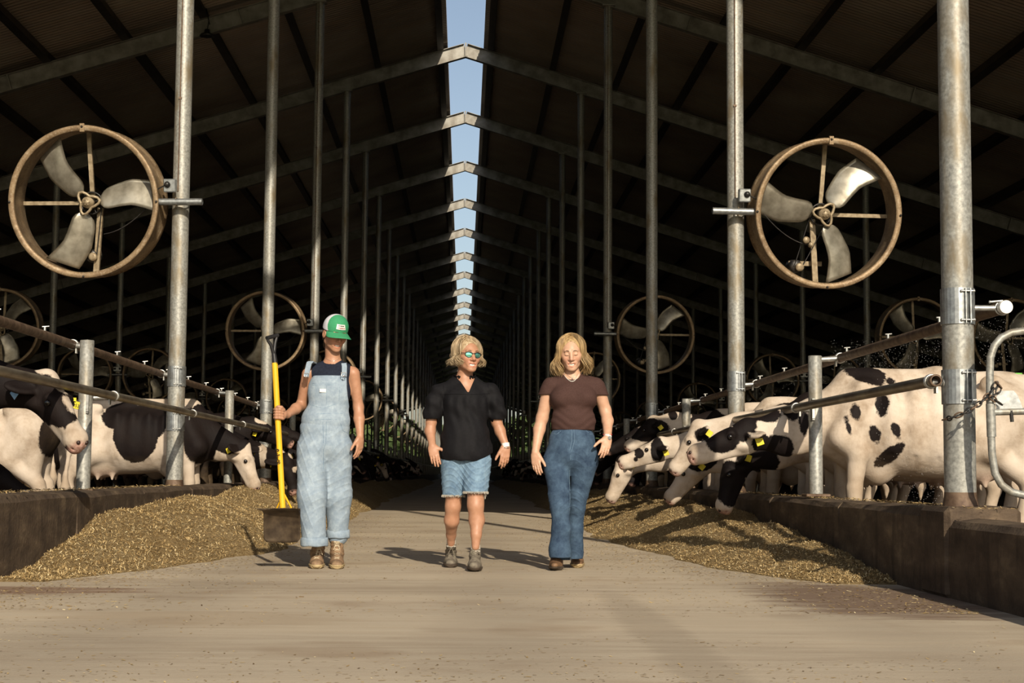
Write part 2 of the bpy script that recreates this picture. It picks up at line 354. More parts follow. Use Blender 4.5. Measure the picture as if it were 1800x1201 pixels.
# ------------------------------------------------------------ smooth solid modelling on a grid
class SDF:
    def __init__(s, lo, hi, h):
        s.lo = np.array(lo, float); s.h = h; n = [int(math.ceil((b-a)/h))+1 for a, b in zip(lo, hi)]
        s.F = np.full(n, 1.0, np.float32); s.ax = [s.lo[i]+h*np.arange(n[i]) for i in range(3)]
    def grid(s, lo, hi):
        sl = []; out = []
        for i in range(3):
            a = int(np.clip(math.floor((lo[i]-s.lo[i])/s.h), 0, s.F.shape[i])); b = int(np.clip(math.ceil((hi[i]-s.lo[i])/s.h)+1, 0, s.F.shape[i]))
            sl.append(slice(a, b)); sh = [1, 1, 1]; sh[i] = -1; out.append(s.ax[i][a:b].reshape(sh).astype(np.float32))
        return tuple(sl), out
    def _put(s, sl, d, k, sub):
        f = s.F[sl]
        if f.size == 0: return
        if sub: d = -d; h = np.maximum(k-np.abs(f-d), 0)/k; s.F[sl] = np.maximum(f, d)+h*h*k*.25
        else: h = np.maximum(k-np.abs(f-d), 0)/k; s.F[sl] = np.minimum(f, d)-h*h*k*.25
    def cone(s, a, b, r1, r2=None, k=.02, flat=None, sub=False):
        a = np.array(a, float); b = np.array(b, float); r2 = r1 if r2 is None else r2
        u, sc = (None, 1) if flat is None else (np.array(flat[0], float)/np.linalg.norm(flat[0]), flat[1])
        m = max(r1, r2)*max(1, sc) + k*1.2 + 2*s.h
        sl, (x, y, z) = s.grid(np.minimum(a, b)-m, np.maximum(a, b)+m)
        px, py, pz = x-a[0], y-a[1], z-a[2]; ba = b-a
        if u is not None:
            q = (px*u[0]+py*u[1]+pz*u[2])*(1/sc-1); px, py, pz = px+q*u[0], py+q*u[1], pz+q*u[2]
            ba = ba + (ba@u)*(1/sc-1)*u
        L2 = float(ba@ba)+1e-9; t = np.clip((px*ba[0]+py*ba[1]+pz*ba[2])/L2, 0, 1)
        d = np.sqrt((px-t*ba[0])**2+(py-t*ba[1])**2+(pz-t*ba[2])**2) - (r1+(r2-r1)*t)
        s._put(sl, d*min(sc, 1), k, sub); return s
    def ell(s, c, r, R=None, k=.02, sub=False):
        c = np.array(c, float); m = max(r)+k*1.2+2*s.h
        sl, (x, y, z) = s.grid(c-m, c+m); px, py, pz = x-c[0], y-c[1], z-c[2]
        if R is not None:                                   # columns of R are the axes of the ellipsoid
            R = np.array(R); px, py, pz = (px*R[0, 0]+py*R[1, 0]+pz*R[2, 0]), (px*R[0, 1]+py*R[1, 1]+pz*R[2, 1]), (px*R[0, 2]+py*R[1, 2]+pz*R[2, 2])
        k0 = np.sqrt((px/r[0])**2+(py/r[1])**2+(pz/r[2])**2)+1e-9; k1 = np.sqrt((px/r[0]**2)**2+(py/r[1]**2)**2+(pz/r[2]**2)**2)+1e-9
        s._put(sl, k0*(k0-1)/k1, k, sub); return s
    def chain(s, pts, rs, k=.02, flat=None):
        for i in range(len(pts)-1): s.cone(pts[i], pts[i+1], rs[i], rs[i+1], k, flat)
        return s
    def xyz(s): return s.ax[0].reshape(-1, 1, 1).astype(np.float32), s.ax[1].reshape(1, -1, 1).astype(np.float32), s.ax[2].reshape(1, 1, -1).astype(np.float32)
    def cut(s, fn): x, y, z = s.xyz(); s.F = np.maximum(s.F, fn(x, y, z)); return s
    def add(s, fn):
        x, y, z = s.xyz(); s.F = s.F + fn(x, y, z).astype(np.float32); return s
    def front(s, x, z):                                  # y of the surface facing the camera, at x and z
        i = int(np.clip(round((x-s.lo[0])/s.h), 0, s.F.shape[0]-1)); kk = int(np.clip(round((z-s.lo[2])/s.h), 0, s.F.shape[2]-1))
        c = s.F[i, :, kk]; w = np.nonzero(c < 0)[0]
        if len(w) == 0: return None
        j = w[0]
        if j == 0: return s.ax[1][0]
        return s.ax[1][j] - s.h*(-c[j])/(c[j-1]-c[j])
    def nets(s):
        F = s.F; F[0] = F[-1] = 1; F[:, 0] = F[:, -1] = 1; F[:, :, 0] = F[:, :, -1] = 1
        S = F < 0; n = F.shape; c = S[:-1, :-1, :-1].astype(np.int8)
        for dx in (0, 1):
            for dy in (0, 1):
                for dz in (0, 1):
                    if dx or dy or dz: c = c + S[dx:n[0]-1+dx, dy:n[1]-1+dy, dz:n[2]-1+dz]
        I, J, K = np.nonzero((c > 0) & (c < 8)); N = len(I)
        idx = np.full(c.shape, -1, np.int32); idx[I, J, K] = np.arange(N)
        pos = np.zeros((N, 3)); cnt = np.zeros(N)
        for ax in range(3):
            o1, o2 = [i for i in range(3) if i != ax]
            for p in (0, 1):
                for q in (0, 1):
                    d0 = [0, 0, 0]; d0[o1] = p; d0[o2] = q; d1 = list(d0); d1[ax] = 1
                    f0 = F[I+d0[0], J+d0[1], K+d0[2]]; f1 = F[I+d1[0], J+d1[1], K+d1[2]]; cr = (f0 < 0) != (f1 < 0)
                    t = np.where(cr, f0/np.where(cr, f0-f1, 1), 0)
                    for a in range(3):
                        pos[:, a] += np.where(cr, d0[a] + (t if a == ax else 0), 0)
                    cnt += cr
        V = s.lo + s.h*(np.stack([I, J, K], 1) + pos/cnt[:, None])
        Q = []
        for ax in range(3):
            o1, o2 = [(1, 2), (2, 0), (0, 1)][ax]
            A = [slice(0, n[0]), slice(0, n[1]), slice(0, n[2])]; B = list(A); A[ax] = slice(0, n[ax]-1); B[ax] = slice(1, n[ax])
            a = S[tuple(A)]; b = S[tuple(B)]; E = np.nonzero(a != b); ins = a[E]
            base = np.stack(E, 1); u = np.zeros(3, int); u[o1] = 1; w = np.zeros(3, int); w[o2] = 1
            g = lambda d: idx[tuple((base+d).T)]
            q = np.stack([g(-u-w), g(-w), g(0*u), g(-u)], 1); q[~ins] = q[~ins][:, ::-1]; Q.append(q)
        return V, np.concatenate(Q)
# ------------------------------------------------------------ the barn
BAY = 7.68; NB = 28
YB = [BAY*(k+1.21) for k in range(NB)]; YEND = YB[-1]+.6; YFRONT = 8.1
XL, XR, XC = -3.02, 2.88, -.05
RIDGE, SL, HALF = 11.72, .31, 24.0                   # underside of the sheets at the ridge line, slope, half width
def roof_z(x): return RIDGE - SL*abs(x-XC)
def structure(o): o['kind'] = 'structure'; return o
fl = MB(); fl.box((0, (YEND-8)/2, -.15), (2*HALF, YEND+8, .3)); floor = structure(fl.build('floor', M['floor']))
fl = MB(); fl.box((0, 150, -.36), (900, 900, .3)); structure(fl.build('ground', M['grass']))
for nm, a, b in (('trim_1', -HALF, -3.1), ('trim_2', 3.0, HALF)):     # the raised standing floors of the cows
    m = MB(); m.box(((a+b)/2, (YEND+3)/2, .05), (b-a, YEND-3, .1)); structure(m.build(nm, M['curb']))
for nm, x in (('wall_left', -HALF), ('wall_right', HALF)):
    m = MB(); m.box((x, (YEND+YFRONT)/2, 2.1), (.15, YEND-YFRONT, 4.6)); structure(m.build(nm, M['curtain']))
ceil = bpy.data.objects.new('ceiling', None); col.objects.link(ceil); structure(ceil)
# corrugated sheets: one object per bay and side, ribs run down the slope
def sheet_mesh(side, ln):
    n = int(round(ln/.15)); ys = np.linspace(0, ln, n*4+1); zz = np.array([0, .038, .038, 0])[np.arange(n*4+1) % 4]
    xs = [.46, 12.2, HALF+.4]; V = []; 
    for x in xs:
        for y, z in zip(ys, zz): V.append((side*x, y, -SL*x + z))
    m = len(ys); F = [(i*m+j, i*m+j+1, (i+1)*m+j+1, (i+1)*m+j) for i in range(len(xs)-1) for j in range(m-1)]
    return np_mesh('roof_sheet', V, F, M['sheet'], smooth=False)
for side in (-1, 1):
    me = sheet_mesh(side, BAY)
    for k in range(NB-1): link('roof_sheet', me, ceil, (XC, YB[k], RIDGE))
    link('roof_sheet', sheet_mesh(side, YB[0]-YFRONT), ceil, (XC, YFRONT, RIDGE))
    link('roof_sheet', sheet_mesh(side, .6), ceil, (XC, YB[-1], RIDGE))
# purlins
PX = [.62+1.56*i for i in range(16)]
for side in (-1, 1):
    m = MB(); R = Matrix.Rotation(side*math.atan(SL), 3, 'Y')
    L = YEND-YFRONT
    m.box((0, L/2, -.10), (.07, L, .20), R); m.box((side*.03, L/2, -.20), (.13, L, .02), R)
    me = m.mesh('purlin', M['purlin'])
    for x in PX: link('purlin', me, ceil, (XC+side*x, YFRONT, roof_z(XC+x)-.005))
# rafters: one I beam to each side of the ridge, bolted at the peak
DEP = .34
for side in (-1, 1):
    m = MB(); a = math.atan(SL); L = HALF/math.cos(a)
    R = Matrix.Rotation(side*a, 3, 'Y')
    c = Vector((side*HALF/2, 0, -SL*HALF/2-.21-DEP/2))
    m.box(c, (L, .012, DEP-.02), R)
    for s in (-1, 1): m.box(c + R @ Vector((0, 0, s*(DEP/2-.006))), (L, .17, .012), R)
    for x in np.arange(4.6, HALF, 4.6): m.box(Vector((side*x, 0, -SL*x-.21-DEP/2)), (.025, .17, DEP-.03), R)
    m.box(Vector((side*.012, 0, -.21-DEP/2)), (.02, .17, DEP+.02))
    me = m.mesh('rafter', M['rafter'])
    for k in range(NB): link('rafter', me, ceil, (XC, YB[k], RIDGE))
# ------------------------------------------------------------ concrete feed curbs
def curb_block(x0, x1, y0, y1, h, seed):
    r = random.Random(seed); n = max(2, int((y1-y0)/.5)); prof = [(x0, 0), (x0, .15), (x0, h-.05), (x0+.03*(1 if x1 > x0 else -1), h-.012), ((x0+x1)/2, h), (x1, h-.01), (x1, 0)]
    V = []; F = []
    for i in range(n+1):
        y = y0+.012+(y1-y0-.024)*i/n
        for (x, z) in prof: V.append((x+r.uniform(-.006, .006), y, z+(r.uniform(-.008, .008) if z > .2 else 0)))
    m = len(prof); F = [(i*m+j, i*m+j+1, (i+1)*m+j+1, (i+1)*m+j) for i in range(n) for j in range(m-1)] + [tuple(range(m)), tuple(reversed([n*m+j for j in range(m)]))]
    return V, F
for nm, x0, x1, ys, hs in (('feed_curb_left', -2.83, -3.2, [3.0, 9.45]+YB[1:], .53), ('feed_curb_right', 2.73, 3.06, [3.0, 9.05]+YB[1:], .5)):
    root = bpy.data.objects.new(nm, None); col.objects.link(root); structure(root)
    for i in range(len(ys)-1):
        step = 3 if i < 5 else 1
        for q in range(step):
            a = ys[i]+(ys[i+1]-ys[i])*q/step; b = ys[i]+(ys[i+1]-ys[i])*(q+1)/step
            if step == 3 and 0 < q: a -= 0
            V, F = curb_block(x0, x1, a, b, hs if not (nm[-5:] == 'right' and i == 0) else .44, i*7+q)
            m = MB(); m.add(V, F); m.build('curb_block', M['curb'], root)
ped = MB(); ped.box((2.93, 9.29, .25), (.44, .52, .52), bev=.03); structure(ped.build('trim_3', M['curb']))
# ------------------------------------------------------------ posts
def post(name_label, x, y, r=.089, sleeves=(), conduit=None, group=None, zb=.48, base=True):
    t = thing('barn_post', name_label, 'post', (x, y, 0), group=group)
    top = roof_z(x)-.21-DEP
    m = MB(); m.lathe([(r, zb), (r, top)], 28, 'Z'); m.build('post_shaft', M['post'], t)
    m = MB(); m.box((0, 0, top+.0), (.26, .26, .02)); m.build('cap_plate', M['rafter'], t)
    if base:
        m = MB(); m.lathe([(r+.001, zb+.09), (r+.004, zb+.05), (r+.012, zb+.01), (r+.03, zb-.03)], 24, 'Z'); m.build('rusted_foot', M['rust'], t)
    for z, hh in sleeves:
        m = MB(); m.lathe([(r, z-hh/2), (r+.008, z-hh/2), (r+.008, z+hh/2), (r, z+hh/2)], 28, 'Z', smooth=False)
        sx = 1 if x > 0 else -1
        c = Vector((.32*r, -r*.98, z)); sl = m.build('clamp_sleeve', M['galv'], t)
        b = MB()
        for q in (-.014, .014): b.box(c+Vector((q, -.012, 0)), (.005, .03, hh*.96))
        b.build('clamp_flange', M['galv'], sl)
        for q in (-1, 1):
            b = MB(); b.tube([c+Vector((-.035, -.016, q*hh*.4)), c+Vector((.035, -.016, q*hh*.4))], .006, 6)
            b.ball(c+Vector((-.036, -.016, q*hh*.4)), .009, 6, 4); b.ball(c+Vector((.036, -.016, q*hh*.4)), .009, 6, 4); b.build('bolt', M['zinc'], sl)
    if conduit:
        z0 = conduit; m = MB(); m.tube([(-.018, -r-.006, z0), (-.014, -r-.006, top)], .007, 6)
        for zz in np.arange(z0+1, top, 1.3): m.box((-.016, -r-.008, zz), (.034, .008, .02))
        m.build('conduit', M['rust'], t)
    return t
SLV = ((1.67, .21), (1.2, .20)); FZ = 3.5
names = ['first', 'second', 'third', 'fourth', 'fifth', 'sixth', 'seventh', 'eighth', 'ninth', 'tenth']
post('thickest galvanised barn post at the far right, on the curb beside the chained gate', XR, YB[0], .091, SLV, None, None, .5)
nearL = {1: 'bright galvanised barn post carrying the largest left fan', 2: 'tall sunlit post right behind the yellow shovel handle', 3: 'post directly behind the green cap, holding the small fan left of it', 4: 'slim post just to the right of the green cap', 5: 'thin post rising beside the bare right shoulder of the woman in overalls'}
nearR = {1: 'bright galvanised barn post carrying the largest right fan', 2: 'mottled post in front of the smaller fan on the right', 3: 'dark post with the electrical box that holds the smaller right fan', 4: 'dark slim post above the blonde head of the woman in brown', 5: 'dark thin post between the two blonde women, nearest the one in brown'}
for k in range(1, NB):
    far = k > 5
    sl = SLV if k < 7 else ()
    cd = FZ+.12 if (k % 2 == 1 and k < 8) else None
    post(nearL.get(k, 'thin far post in the sunlit left row down the alley'), XL, YB[k], .089, sl, cd, 'far left posts along the alley' if far else None, .5, k < 6)
    post(nearR.get(k, 'thin far post in the shaded right row down the alley'), XR, YB[k], .089, sl, cd, 'far right posts along the alley' if far else None, .5, k < 6)
OUTER = {(-1, 4): 'slim dark post below the largest left fan, above the dark cow with the white forehead', (-1, 5): 'slim dark post between the largest left fan and the bright left fan post',
         (-1, 7): 'slim dark post just right of the bright left fan post, out in the cow area', (1, 4): 'slim dark post right of the hub of the largest right fan, behind it',
         (1, 5): 'slim dark post hanging just under the lower left rim of the largest right fan', (1, 7): 'slim dark post just left of the bright right fan post'}
for k in range(2, NB):
    for s, nm in ((-1, 'left'), (1, 'right')):
        x = XC+s*10.15
        own = OUTER.get((s, k))
        post(own or 'slim dark post far out in the shaded %s cow area' % nm, x, YB[k], .085, (), None, None if own else 'posts out in the %s cow area' % nm, .08, False)
def stub(x, y, label, group=None):
    t = thing('fence_post', label, 'post', (x, y, 0), group=group)
    m = MB(); r = .056; zt = 1.715 if x < 0 else 1.66
    m.lathe([(r, .5), (r, zt), (r-.004, zt+.003), (0, zt+.004)], 20, 'Z', smooth=False)
    for f in [0]: pass
    o = m.build('post_shaft', M['post'], t); me = o.data
    for p in me.polygons: p.use_smooth = p.normal.z < .5
    m = MB(); m.box((0, 0, .52), (.2, .2, .025), bev=.006); m.build('base_plate', M['rust'], t)
    s = 1 if x > 0 else -1
    m = MB(); m.box((-s*.03, -.06, 1.22), (.02, .02, .16)); m.box((-s*.03, -.02, 1.3), (.02, .1, .012)); m.box((-s*.03, -.02, 1.14), (.02, .1, .012)); m.build('u_bracket', M['zinc'], t)
    return t
slab = {0: ('short galvanised fence post in front of the big black-faced cow on the left', 'short galvanised fence post standing before the large white spotted cow'), 1: ('short fence post left of the shovel, beyond the large left fan post', 'short fence post just left of the bright right fan post, behind cow heads')}
for k in range(0, 14):
    y = (YB[k]+YB[k+1])/2
    stub(XL, y - (.0 if k else .2), slab.get(k, ('far short fence post on the left curb', 0))[0], None if k < 2 else 'far short fence posts on the left curb')
    stub(XR, y, slab.get(k, (0, 'far short fence post on the right curb'))[1], None if k < 2 else 'far short fence posts on the right curb')
# ------------------------------------------------------------ rails
def rail(label, xr, z, y0, y1, xp, mat, r=.034, cap=False, upper=False):
    t = thing('fence_rail', label, 'rail', (xr, y0, z))
    m = MB(); n = 14; m.tube([(0, 0, 0), (0, y1-y0, 0)], r, 16, not cap)
    if not cap:
        pass
    m.build('rail_pipe', mat, t)
    if cap:                                              # open pipe end with a collar
        m = MB(); m.lathe([(r-.007, .0), (r+.002, .0), (r+.002, .03)], 20, 'Y'); m.lathe([(r-.007, 0), (r-.007, .2), (0, .2)], 20, 'Y'); m.build('pipe_end', M['rust'], t)
    ys = [y for y in [YB[0]]+[(YB[k]+YB[k+1])/2 for k in range(14)]+YB[1:15] if y0-.3 < y < y1]
    for y in ys:
        yy = y-y0; d = xp-xr
        m = MB(); m.tube([(d, yy, -.02), (0, yy+.02, -.005)], .022, 10); 
        big = abs(y-YB[0]) < .1
        if big: m.lathe([(.03, 0), (.036, .01), (.036, .03), (.03, .04)], 14, 'X', (d*.35, yy, -.012))
        m.build('connector_pipe', M['zinc'] if y < 20 else M['galv'], t)
        m = MB(); m.torus((0, yy+.03, 0), r+.004, .006, (0, 1, .05), 18, 6); m.torus((0, yy+.055, 0), r+.004, .006, (0, 1, .05), 18, 6); m.build('clamp_ring', M['zinc'], t)
        m = MB(); m.box((d*.18, yy+.04, -.035), (.012, .05, .07)); m.build('clamp_bolt', M['zinc'], t)
    if upper:
        for i, y in enumerate(np.arange(.6, 22, 1.28)):
            if y > y1-y0: break
            m = MB(); m.tube([(0, y, r*.8), (0, y, r+.03)], .010, 6); m.tube([(-.02, y, r+.03), (.03, y+.01, r+.035)], .006, 6); m.build('spray_nozzle', M['zinc'], t)
    return t
rail('lower left neck rail, a worn grey pipe running the length of the feed alley', XL+.17, 1.285, 4.0, YEND-40, XL, M['rail'])
rail('upper left sprinkler rail, a rusty pipe behind the left posts', XL-.17, 1.70, 4.0, YEND-40, XL, M['rust'], .036, upper=True)
rail('lower right neck rail, grey pipe with an open end at the thick right post', XR-.15, 1.235, YB[0]-.06, YEND-40, XR, M['rail'], cap=True)
rail('upper right sprinkler rail, rusty wet pipe behind the right posts', XR+.22, 1.65, YB[0]+.5, YEND-40, XR, M['rust'], .036, upper=True)
t = thing('capped_pipe', 'short pipe with a round white end cap clamped to the thick right post', 'pipe', (XR, YB[0], 1.665))
m = MB(); m.tube([(.09, 0, 0), (.22, 0, 0)], .017, 12); m.build('connector_pipe', M['zinc'], t)
m = MB(); m.tube([(.26, -.06, 0), (.26, .6, 0)], .036, 20); m.build('rail_pipe', M['rust'], t)
m = MB(); m.tube([(.26, -.085, 0), (.26, -.03, 0)], .0385, 24); m.build('end_cap', M['white'], t)
m = MB(); m.torus((.26, -.01, 0), .04, .006, (0, 1, 0), 18, 6); m.tube([(.19, -.02, .035), (.26, -.02, .042)], .007, 6); m.ball((.185, -.02, .035), .009, 6, 4); m.build('clamp_ring', M['zinc'], t)
# ------------------------------------------------------------ gate and chain at the far right
GY = 8.95
t = thing('gate', 'curved galvanised pipe gate with a latch plate at the right edge', 'gate', (P(1742, 832, GY).x, GY, .3))
ob = Vector(t.location)
def gp(px, py, dy=0): return P(px, py, GY+dy)
m = MB(ob); pts = [gp(x, y) for x, y in ((1850, 581), (1800, 582), (1778, 585), (1760, 594), (1748, 608), (1741, 628), (1740, 655), (1740, 700), (1742, 760), (1744, 800), (1749, 832), (1760, 852), (1777, 865), (1800, 871), (1850, 873))]
m.tube(pts, .0215, 14); m.build('gate_loop', M['post'], t)
m = MB(ob); m.tube([gp(1740, 725), gp(1850, 722)], .019, 12); m.build('gate_bar', M['post'], t)
m = MB(ob); m.tube([gp(1741, 710), gp(1743, 768)], .026, 14); m.build('gate_socket', M['post'], t)
pl = [(1755, 687), (1782, 687), (1789, 695), (1800, 722), (1752, 722), (1749, 705)]
m = MB(ob); fr = [gp(x, y, -.004) for x, y in pl]; bk = [gp(x, y, .006) for x, y in pl]; n = len(pl)
m.add(fr+bk, [tuple(range(n)), tuple(reversed(range(n, 2*n)))]+[(i, i+n, (i+1) % n+n, (i+1) % n) for i in range(n)]); lp = m.build('latch_plate', M['galv'], t)
m = MB(ob); m.tube([gp(1762, 703, -.012), gp(1762, 703, -.004)], .0235, 18); m.build('latch_hole', M['white'], lp)
m = MB(ob); m.tube([gp(1777, 722, -.01), gp(1779, 742, -.01)], .011, 8); m.build('latch_pin', M['dark'], t)
t = thing('chain', 'steel link chain looped around the thick right post to the gate', 'chain', gp(1700, 722))
ob = Vector(t.location)
cp = [gp(*q) for q in ((1658, 738, .05), (1672, 735, -.03), (1690, 728, -.05), (1708, 719, -.06), (1724, 708, -.04), (1738, 694, -.03), (1746, 682, -.03), (1752, 674, -.03))]+[gp(*q) for q in ((1758, 680, -.04), (1752, 692, -.05), (1742, 698, -.05), (1750, 704, -.04), (1760, 711, -.04))]
seg = []
for a, b in zip(cp[:-1], cp[1:]):
    n = max(1, int(round((b-a).length/.034)))
    for i in range(n): seg.append((a.lerp(b, i/n), a.lerp(b, (i+1)/n)))
for i, (a, b) in enumerate(seg):
    d = (b-a).normalized(); u = Vector((0, -1, 0)) if i % 2 else d.cross(Vector((0, -1, 0))); u = (u-u.dot(d)*d).normalized(); w = d.cross(u)
    c = (a+b)/2-ob; vs = []; R1, R2, r = .026, .0125, .0048
    for q in range(14):
        tt = 2*math.pi*q/14; ce = c+d*math.cos(tt)*R1+w*math.sin(tt)*R2; dn = (d*math.cos(tt)+w*math.sin(tt)).normalized()
        for j in range(6): z = 2*math.pi*j/6; vs.append(ce+dn*math.cos(z)*r+u*math.sin(z)*r)
    m = MB(); m.add(vs, [(q*6+j, ((q+1) % 14)*6+j, ((q+1) % 14)*6+(j+1) % 6, q*6+(j+1) % 6) for q in range(14) for j in range(6)], True); m.build('chain_link', M['dark'] if i % 3 else M['rust'], t)
# ------------------------------------------------------------ fans
def blade_mesh(ang):
    nu, nv = 14, 8; V = []; F = []; ca, sa = math.cos(ang), math.sin(ang)
    for sfc in (0, 1):
        for i in range(nu+1):
            u = i/nu; r = .12+.585*u
            wl = .125+.035*u+.02*u*u
            if u < .2: wl *= math.sqrt(max(.04, 1-(1-u/.2)**2))*.8+.2
            sweep = .03*math.sin(u*math.pi*.9) - .16*max(0, u-.6)
            tw = math.radians(52-18*u)
            for j in range(nv+1):
                v = 2*j/nv-1; camb = .03*(1-v*v) + .004*math.cos(u*38)*(.5+.5*abs(v))
                a = v*wl; y = -a*math.sin(tw)*.55 + camb*math.cos(tw) - .012*sfc*(1-abs(v)**4)
                t = a*math.cos(tw*.55)+sweep
                V.append((r*ca - t*sa, -y, r*sa + t*ca))
    b = (nu+1)*(nv+1)
    for i in range(nu):
        for j in range(nv):
            q = i*(nv+1)+j; F.append((q, q+1, q+nv+2, q+nv+1)); F.append((b+q, b+q+nv+1, b+q+nv+2, b+q+1))
    rim = [i*(nv+1) for i in range(nu+1)]+[nu*(nv+1)+j for j in range(1, nv+1)]+[i*(nv+1)+nv for i in range(nu-1, -1, -1)]+[j for j in range(nv-1, 0, -1)]
    for a, c in zip(rim, rim[1:]+rim[:1]): F.append((a, c, c+b, a+b))
    return V, F
def make_fan(label, ang0, side, group=None):
    """side: +1 the post stands to the right of the fan, -1 to the left"""
    t = thing('barn_fan', label, 'fan', group=group); R = .80; dp = .17
    m = MB(); prof = [(R-.055, -dp-.03), (R-.012, -dp-.045), (R, -dp-.03), (R-.02, -dp), (R-.03, 0), (R-.025, dp), (R-.005, dp+.02), (R-.03, dp+.025), (R-.045, dp), (R-.05, 0), (R-.045, -dp), (R-.065, -dp-.02)]
    m.lathe(prof, 72, 'Y', closed=True); rg = m.build('fan_ring', M['ring'], t)
    m = MB(); m.box((.0, -dp-.035, R-.03), (.05, .03, .09), bev=.004); m.build('ring_joint', M['ring'], rg)
    for a in (math.pi/2, 0, math.pi, -math.pi/2):
        m = MB(); m.ball((math.cos(a)*(R-.02), -dp-.05, math.sin(a)*(R-.02)), .013, 8, 5); m.build('bolt', M['dark'], rg)
    m = MB()
    for q in range(7):
        a = math.radians(90-side*(6+q*3.2)); m.box((math.cos(a)*(R-.052), -.06, math.sin(a)*(R-.052)), (.022, .09, .004), Matrix.Rotation(-(a-math.pi/2), 3, 'Y'))
    m.build('warning_stripe', M['orange'], rg)
    for q in range(3):
        V, F = blade_mesh(math.radians(ang0+120*q)); mm = MB(); mm.add(V, F, True); mm.build('fan_blade', M['blade'], t)
    m = MB(); m.lathe([(0, -.09), (.035, -.09), (.04, -.07), (.06, -.065), (.065, .02), (0, .02)], 24, 'Y')
    for q in range(3):
        a = math.radians(ang0+120*q); b = a+math.radians(60)
        pts = [(math.cos(a+d)*rr, -.06, math.sin(a+d)*rr) for d, rr in ((-1.05, .068), (-.6, .09), (-.25, .12), (0, .135), (.25, .12), (.6, .09), (1.05, .068))]
        m.tube(pts, .015, 8)
    for q in range(6):
        a = q*math.pi/3; m.ball((.03*math.cos(a), -.092, .03*math.sin(a)), .007, 6, 4)
    m.build('hub', M['arm'], t)
    m = MB(); m.torus((0, .09, 0), .115, .010, (0, 1, 0), 28, 6)
    for q in range(4): a = q*math.pi/2+.4; m.tube([(0, .09, 0), (.11*math.cos(a), .09, .11*math.sin(a))], .008, 6)
    m.build('drive_pulley', M['dark'], t)
    m = MB(); m.box((-.02*side, .13, R/2+.02), (.045, .03, R-.1), Matrix.Rotation(-.05*side, 3, 'Y')); m.build('support_bar', M['arm'], t)
    m = MB(); m.box((.055*side, .13, -R/2), (.06, .035, R-.1), Matrix.Rotation(.08*side, 3, 'Y')); m.build('support_bar', M['arm'], t)
    m = MB(); m.box((-side*R/2-side*.0, .13, 0), (R-.1, .03, .04)); m.build('support_bar', M['arm'], t)
    mx = -.02 if side > 0 else -.25
    m = MB(); m.lathe([(0, -.02), (.055, -.02), (.07, 0), (.07, .16), (.05, .18), (0, .18)], 20, 'Y', (mx, .12, -.56)); mo = m.build('motor', M['dark'], t)
    m = MB(); m.lathe([(0, -.06), (.02, -.06), (.045, -.055), (.045, -.035), (.035, -.03), (.035, -.02)], 20, 'Y', (mx+.03, .12, -.57)); m.build('motor_pulley', M['arm'], mo)
    m = MB(); m.box((mx/2, .2, -.53), (abs(mx)+.12, .02, .05)); m.build('motor_bracket', M['arm'], t)
    m = MB()
    for s in (-1, 1): m.tube([(s*.11, .09, 0), (mx+s*.045+.02, .09, -.56)], .006, 6)
    m.build('drive_belt', M['dark'], t)
    if side < 0:
        m = MB(); m.lathe([(0, -.01), (.035, -.01), (.04, .02), (0, .03)], 16, 'Y', (-.17, .02, -.28)); m.lathe([(0, -.03), (.025, -.03), (.03, .02), (0, .03)], 16, 'Y', (-.12, .02, -.33)); m.build('idler_pulley', M['arm'], t)
    m = MB(); cpts = []
    for i in range(12):
        u = i/11; cpts.append((.14*side+.55*side*u, .05, -.33+.38*u*u+.02*math.sin(u*3)))
    m.tube(cpts, .006, 6); m.build('cable', M['dark'], t)
    m = MB(); m.tube([(side*(R-.04), -.12, .0), (side*(R+.44), -.12, .0)], .036, 16, False); m.tube([(side*(R+.44), -.12, .0), (side*(R+.39), -.12, .0)], .03, 16); mp = m.build('mount_pipe', M['galv'], t)
    m = MB(); m.torus((side*(R+.16), -.1, 0), .044, .006, (1, 0, 0), 16, 6); m.torus((side*(R+.16), .0, 0), .105, .006, (0, 0, 1), 24, 6); m.build('u_bolt', M['arm'], mp)
    bx = side*(R+.05)
    m = MB(); m.box((bx+side*.05, -.12, .17), (.13, .06, .14), bev=.01); sb = m.build('switch_box', M['galv'], t)
    m = MB(); m.ball((bx+side*.03, -.155, .18), .034, 12, 8); m.tube([(bx-side*.1, -.14, .12), (bx, -.15, .17)], .008, 6); m.build('switch_knob', M['dark'], sb)
    return t
fanL = make_fan('largest fan on the left, brown dusty ring with three pale blades', 10, 1)
fanR = make_fan('largest fan on the right, brown dusty ring with motor visible low left', 50, -1)
def place(o, x, y, z, yaw, pitch, label=None, group=None):
    o.location = (x, y, z); o.rotation_euler = (math.radians(pitch), 0, math.radians(yaw))
    if label: o['label'] = label
    if group: o['group'] = group
place(fanL, XL-.96, YB[1]-.02, FZ, -5, 7); place(fanR, XR+.94, YB[1]-.02, FZ-.03, 5, 7)
fl3 = copy_tree(fanL); place(fl3, XL-.96, YB[3], FZ, -4, 5, 'smaller brown fan behind the upper end of the shovel, left of the green cap')
fr3 = copy_tree(fanR); place(fr3, XR+.94, YB[3], FZ, 4, 5, 'smaller fan on the right, behind the mottled post, above the cows')
for k in range(5, 22, 2):
    o = copy_tree(fanL); place(o, XL-.96, YB[k], FZ, -3, 4, 'tiny far fan on the left row of posts down the alley' if k > 5 else 'small fan in the left row just behind the green capped woman', 'far left alley fans' if k > 5 else None)
    o = copy_tree(fanR); place(o, XR+.94, YB[k], FZ, 3, 4, 'tiny far fan on the right row of posts down the alley' if k > 5 else 'small fan in the right row beside the head of the woman in brown', 'far right alley fans' if k > 5 else None)
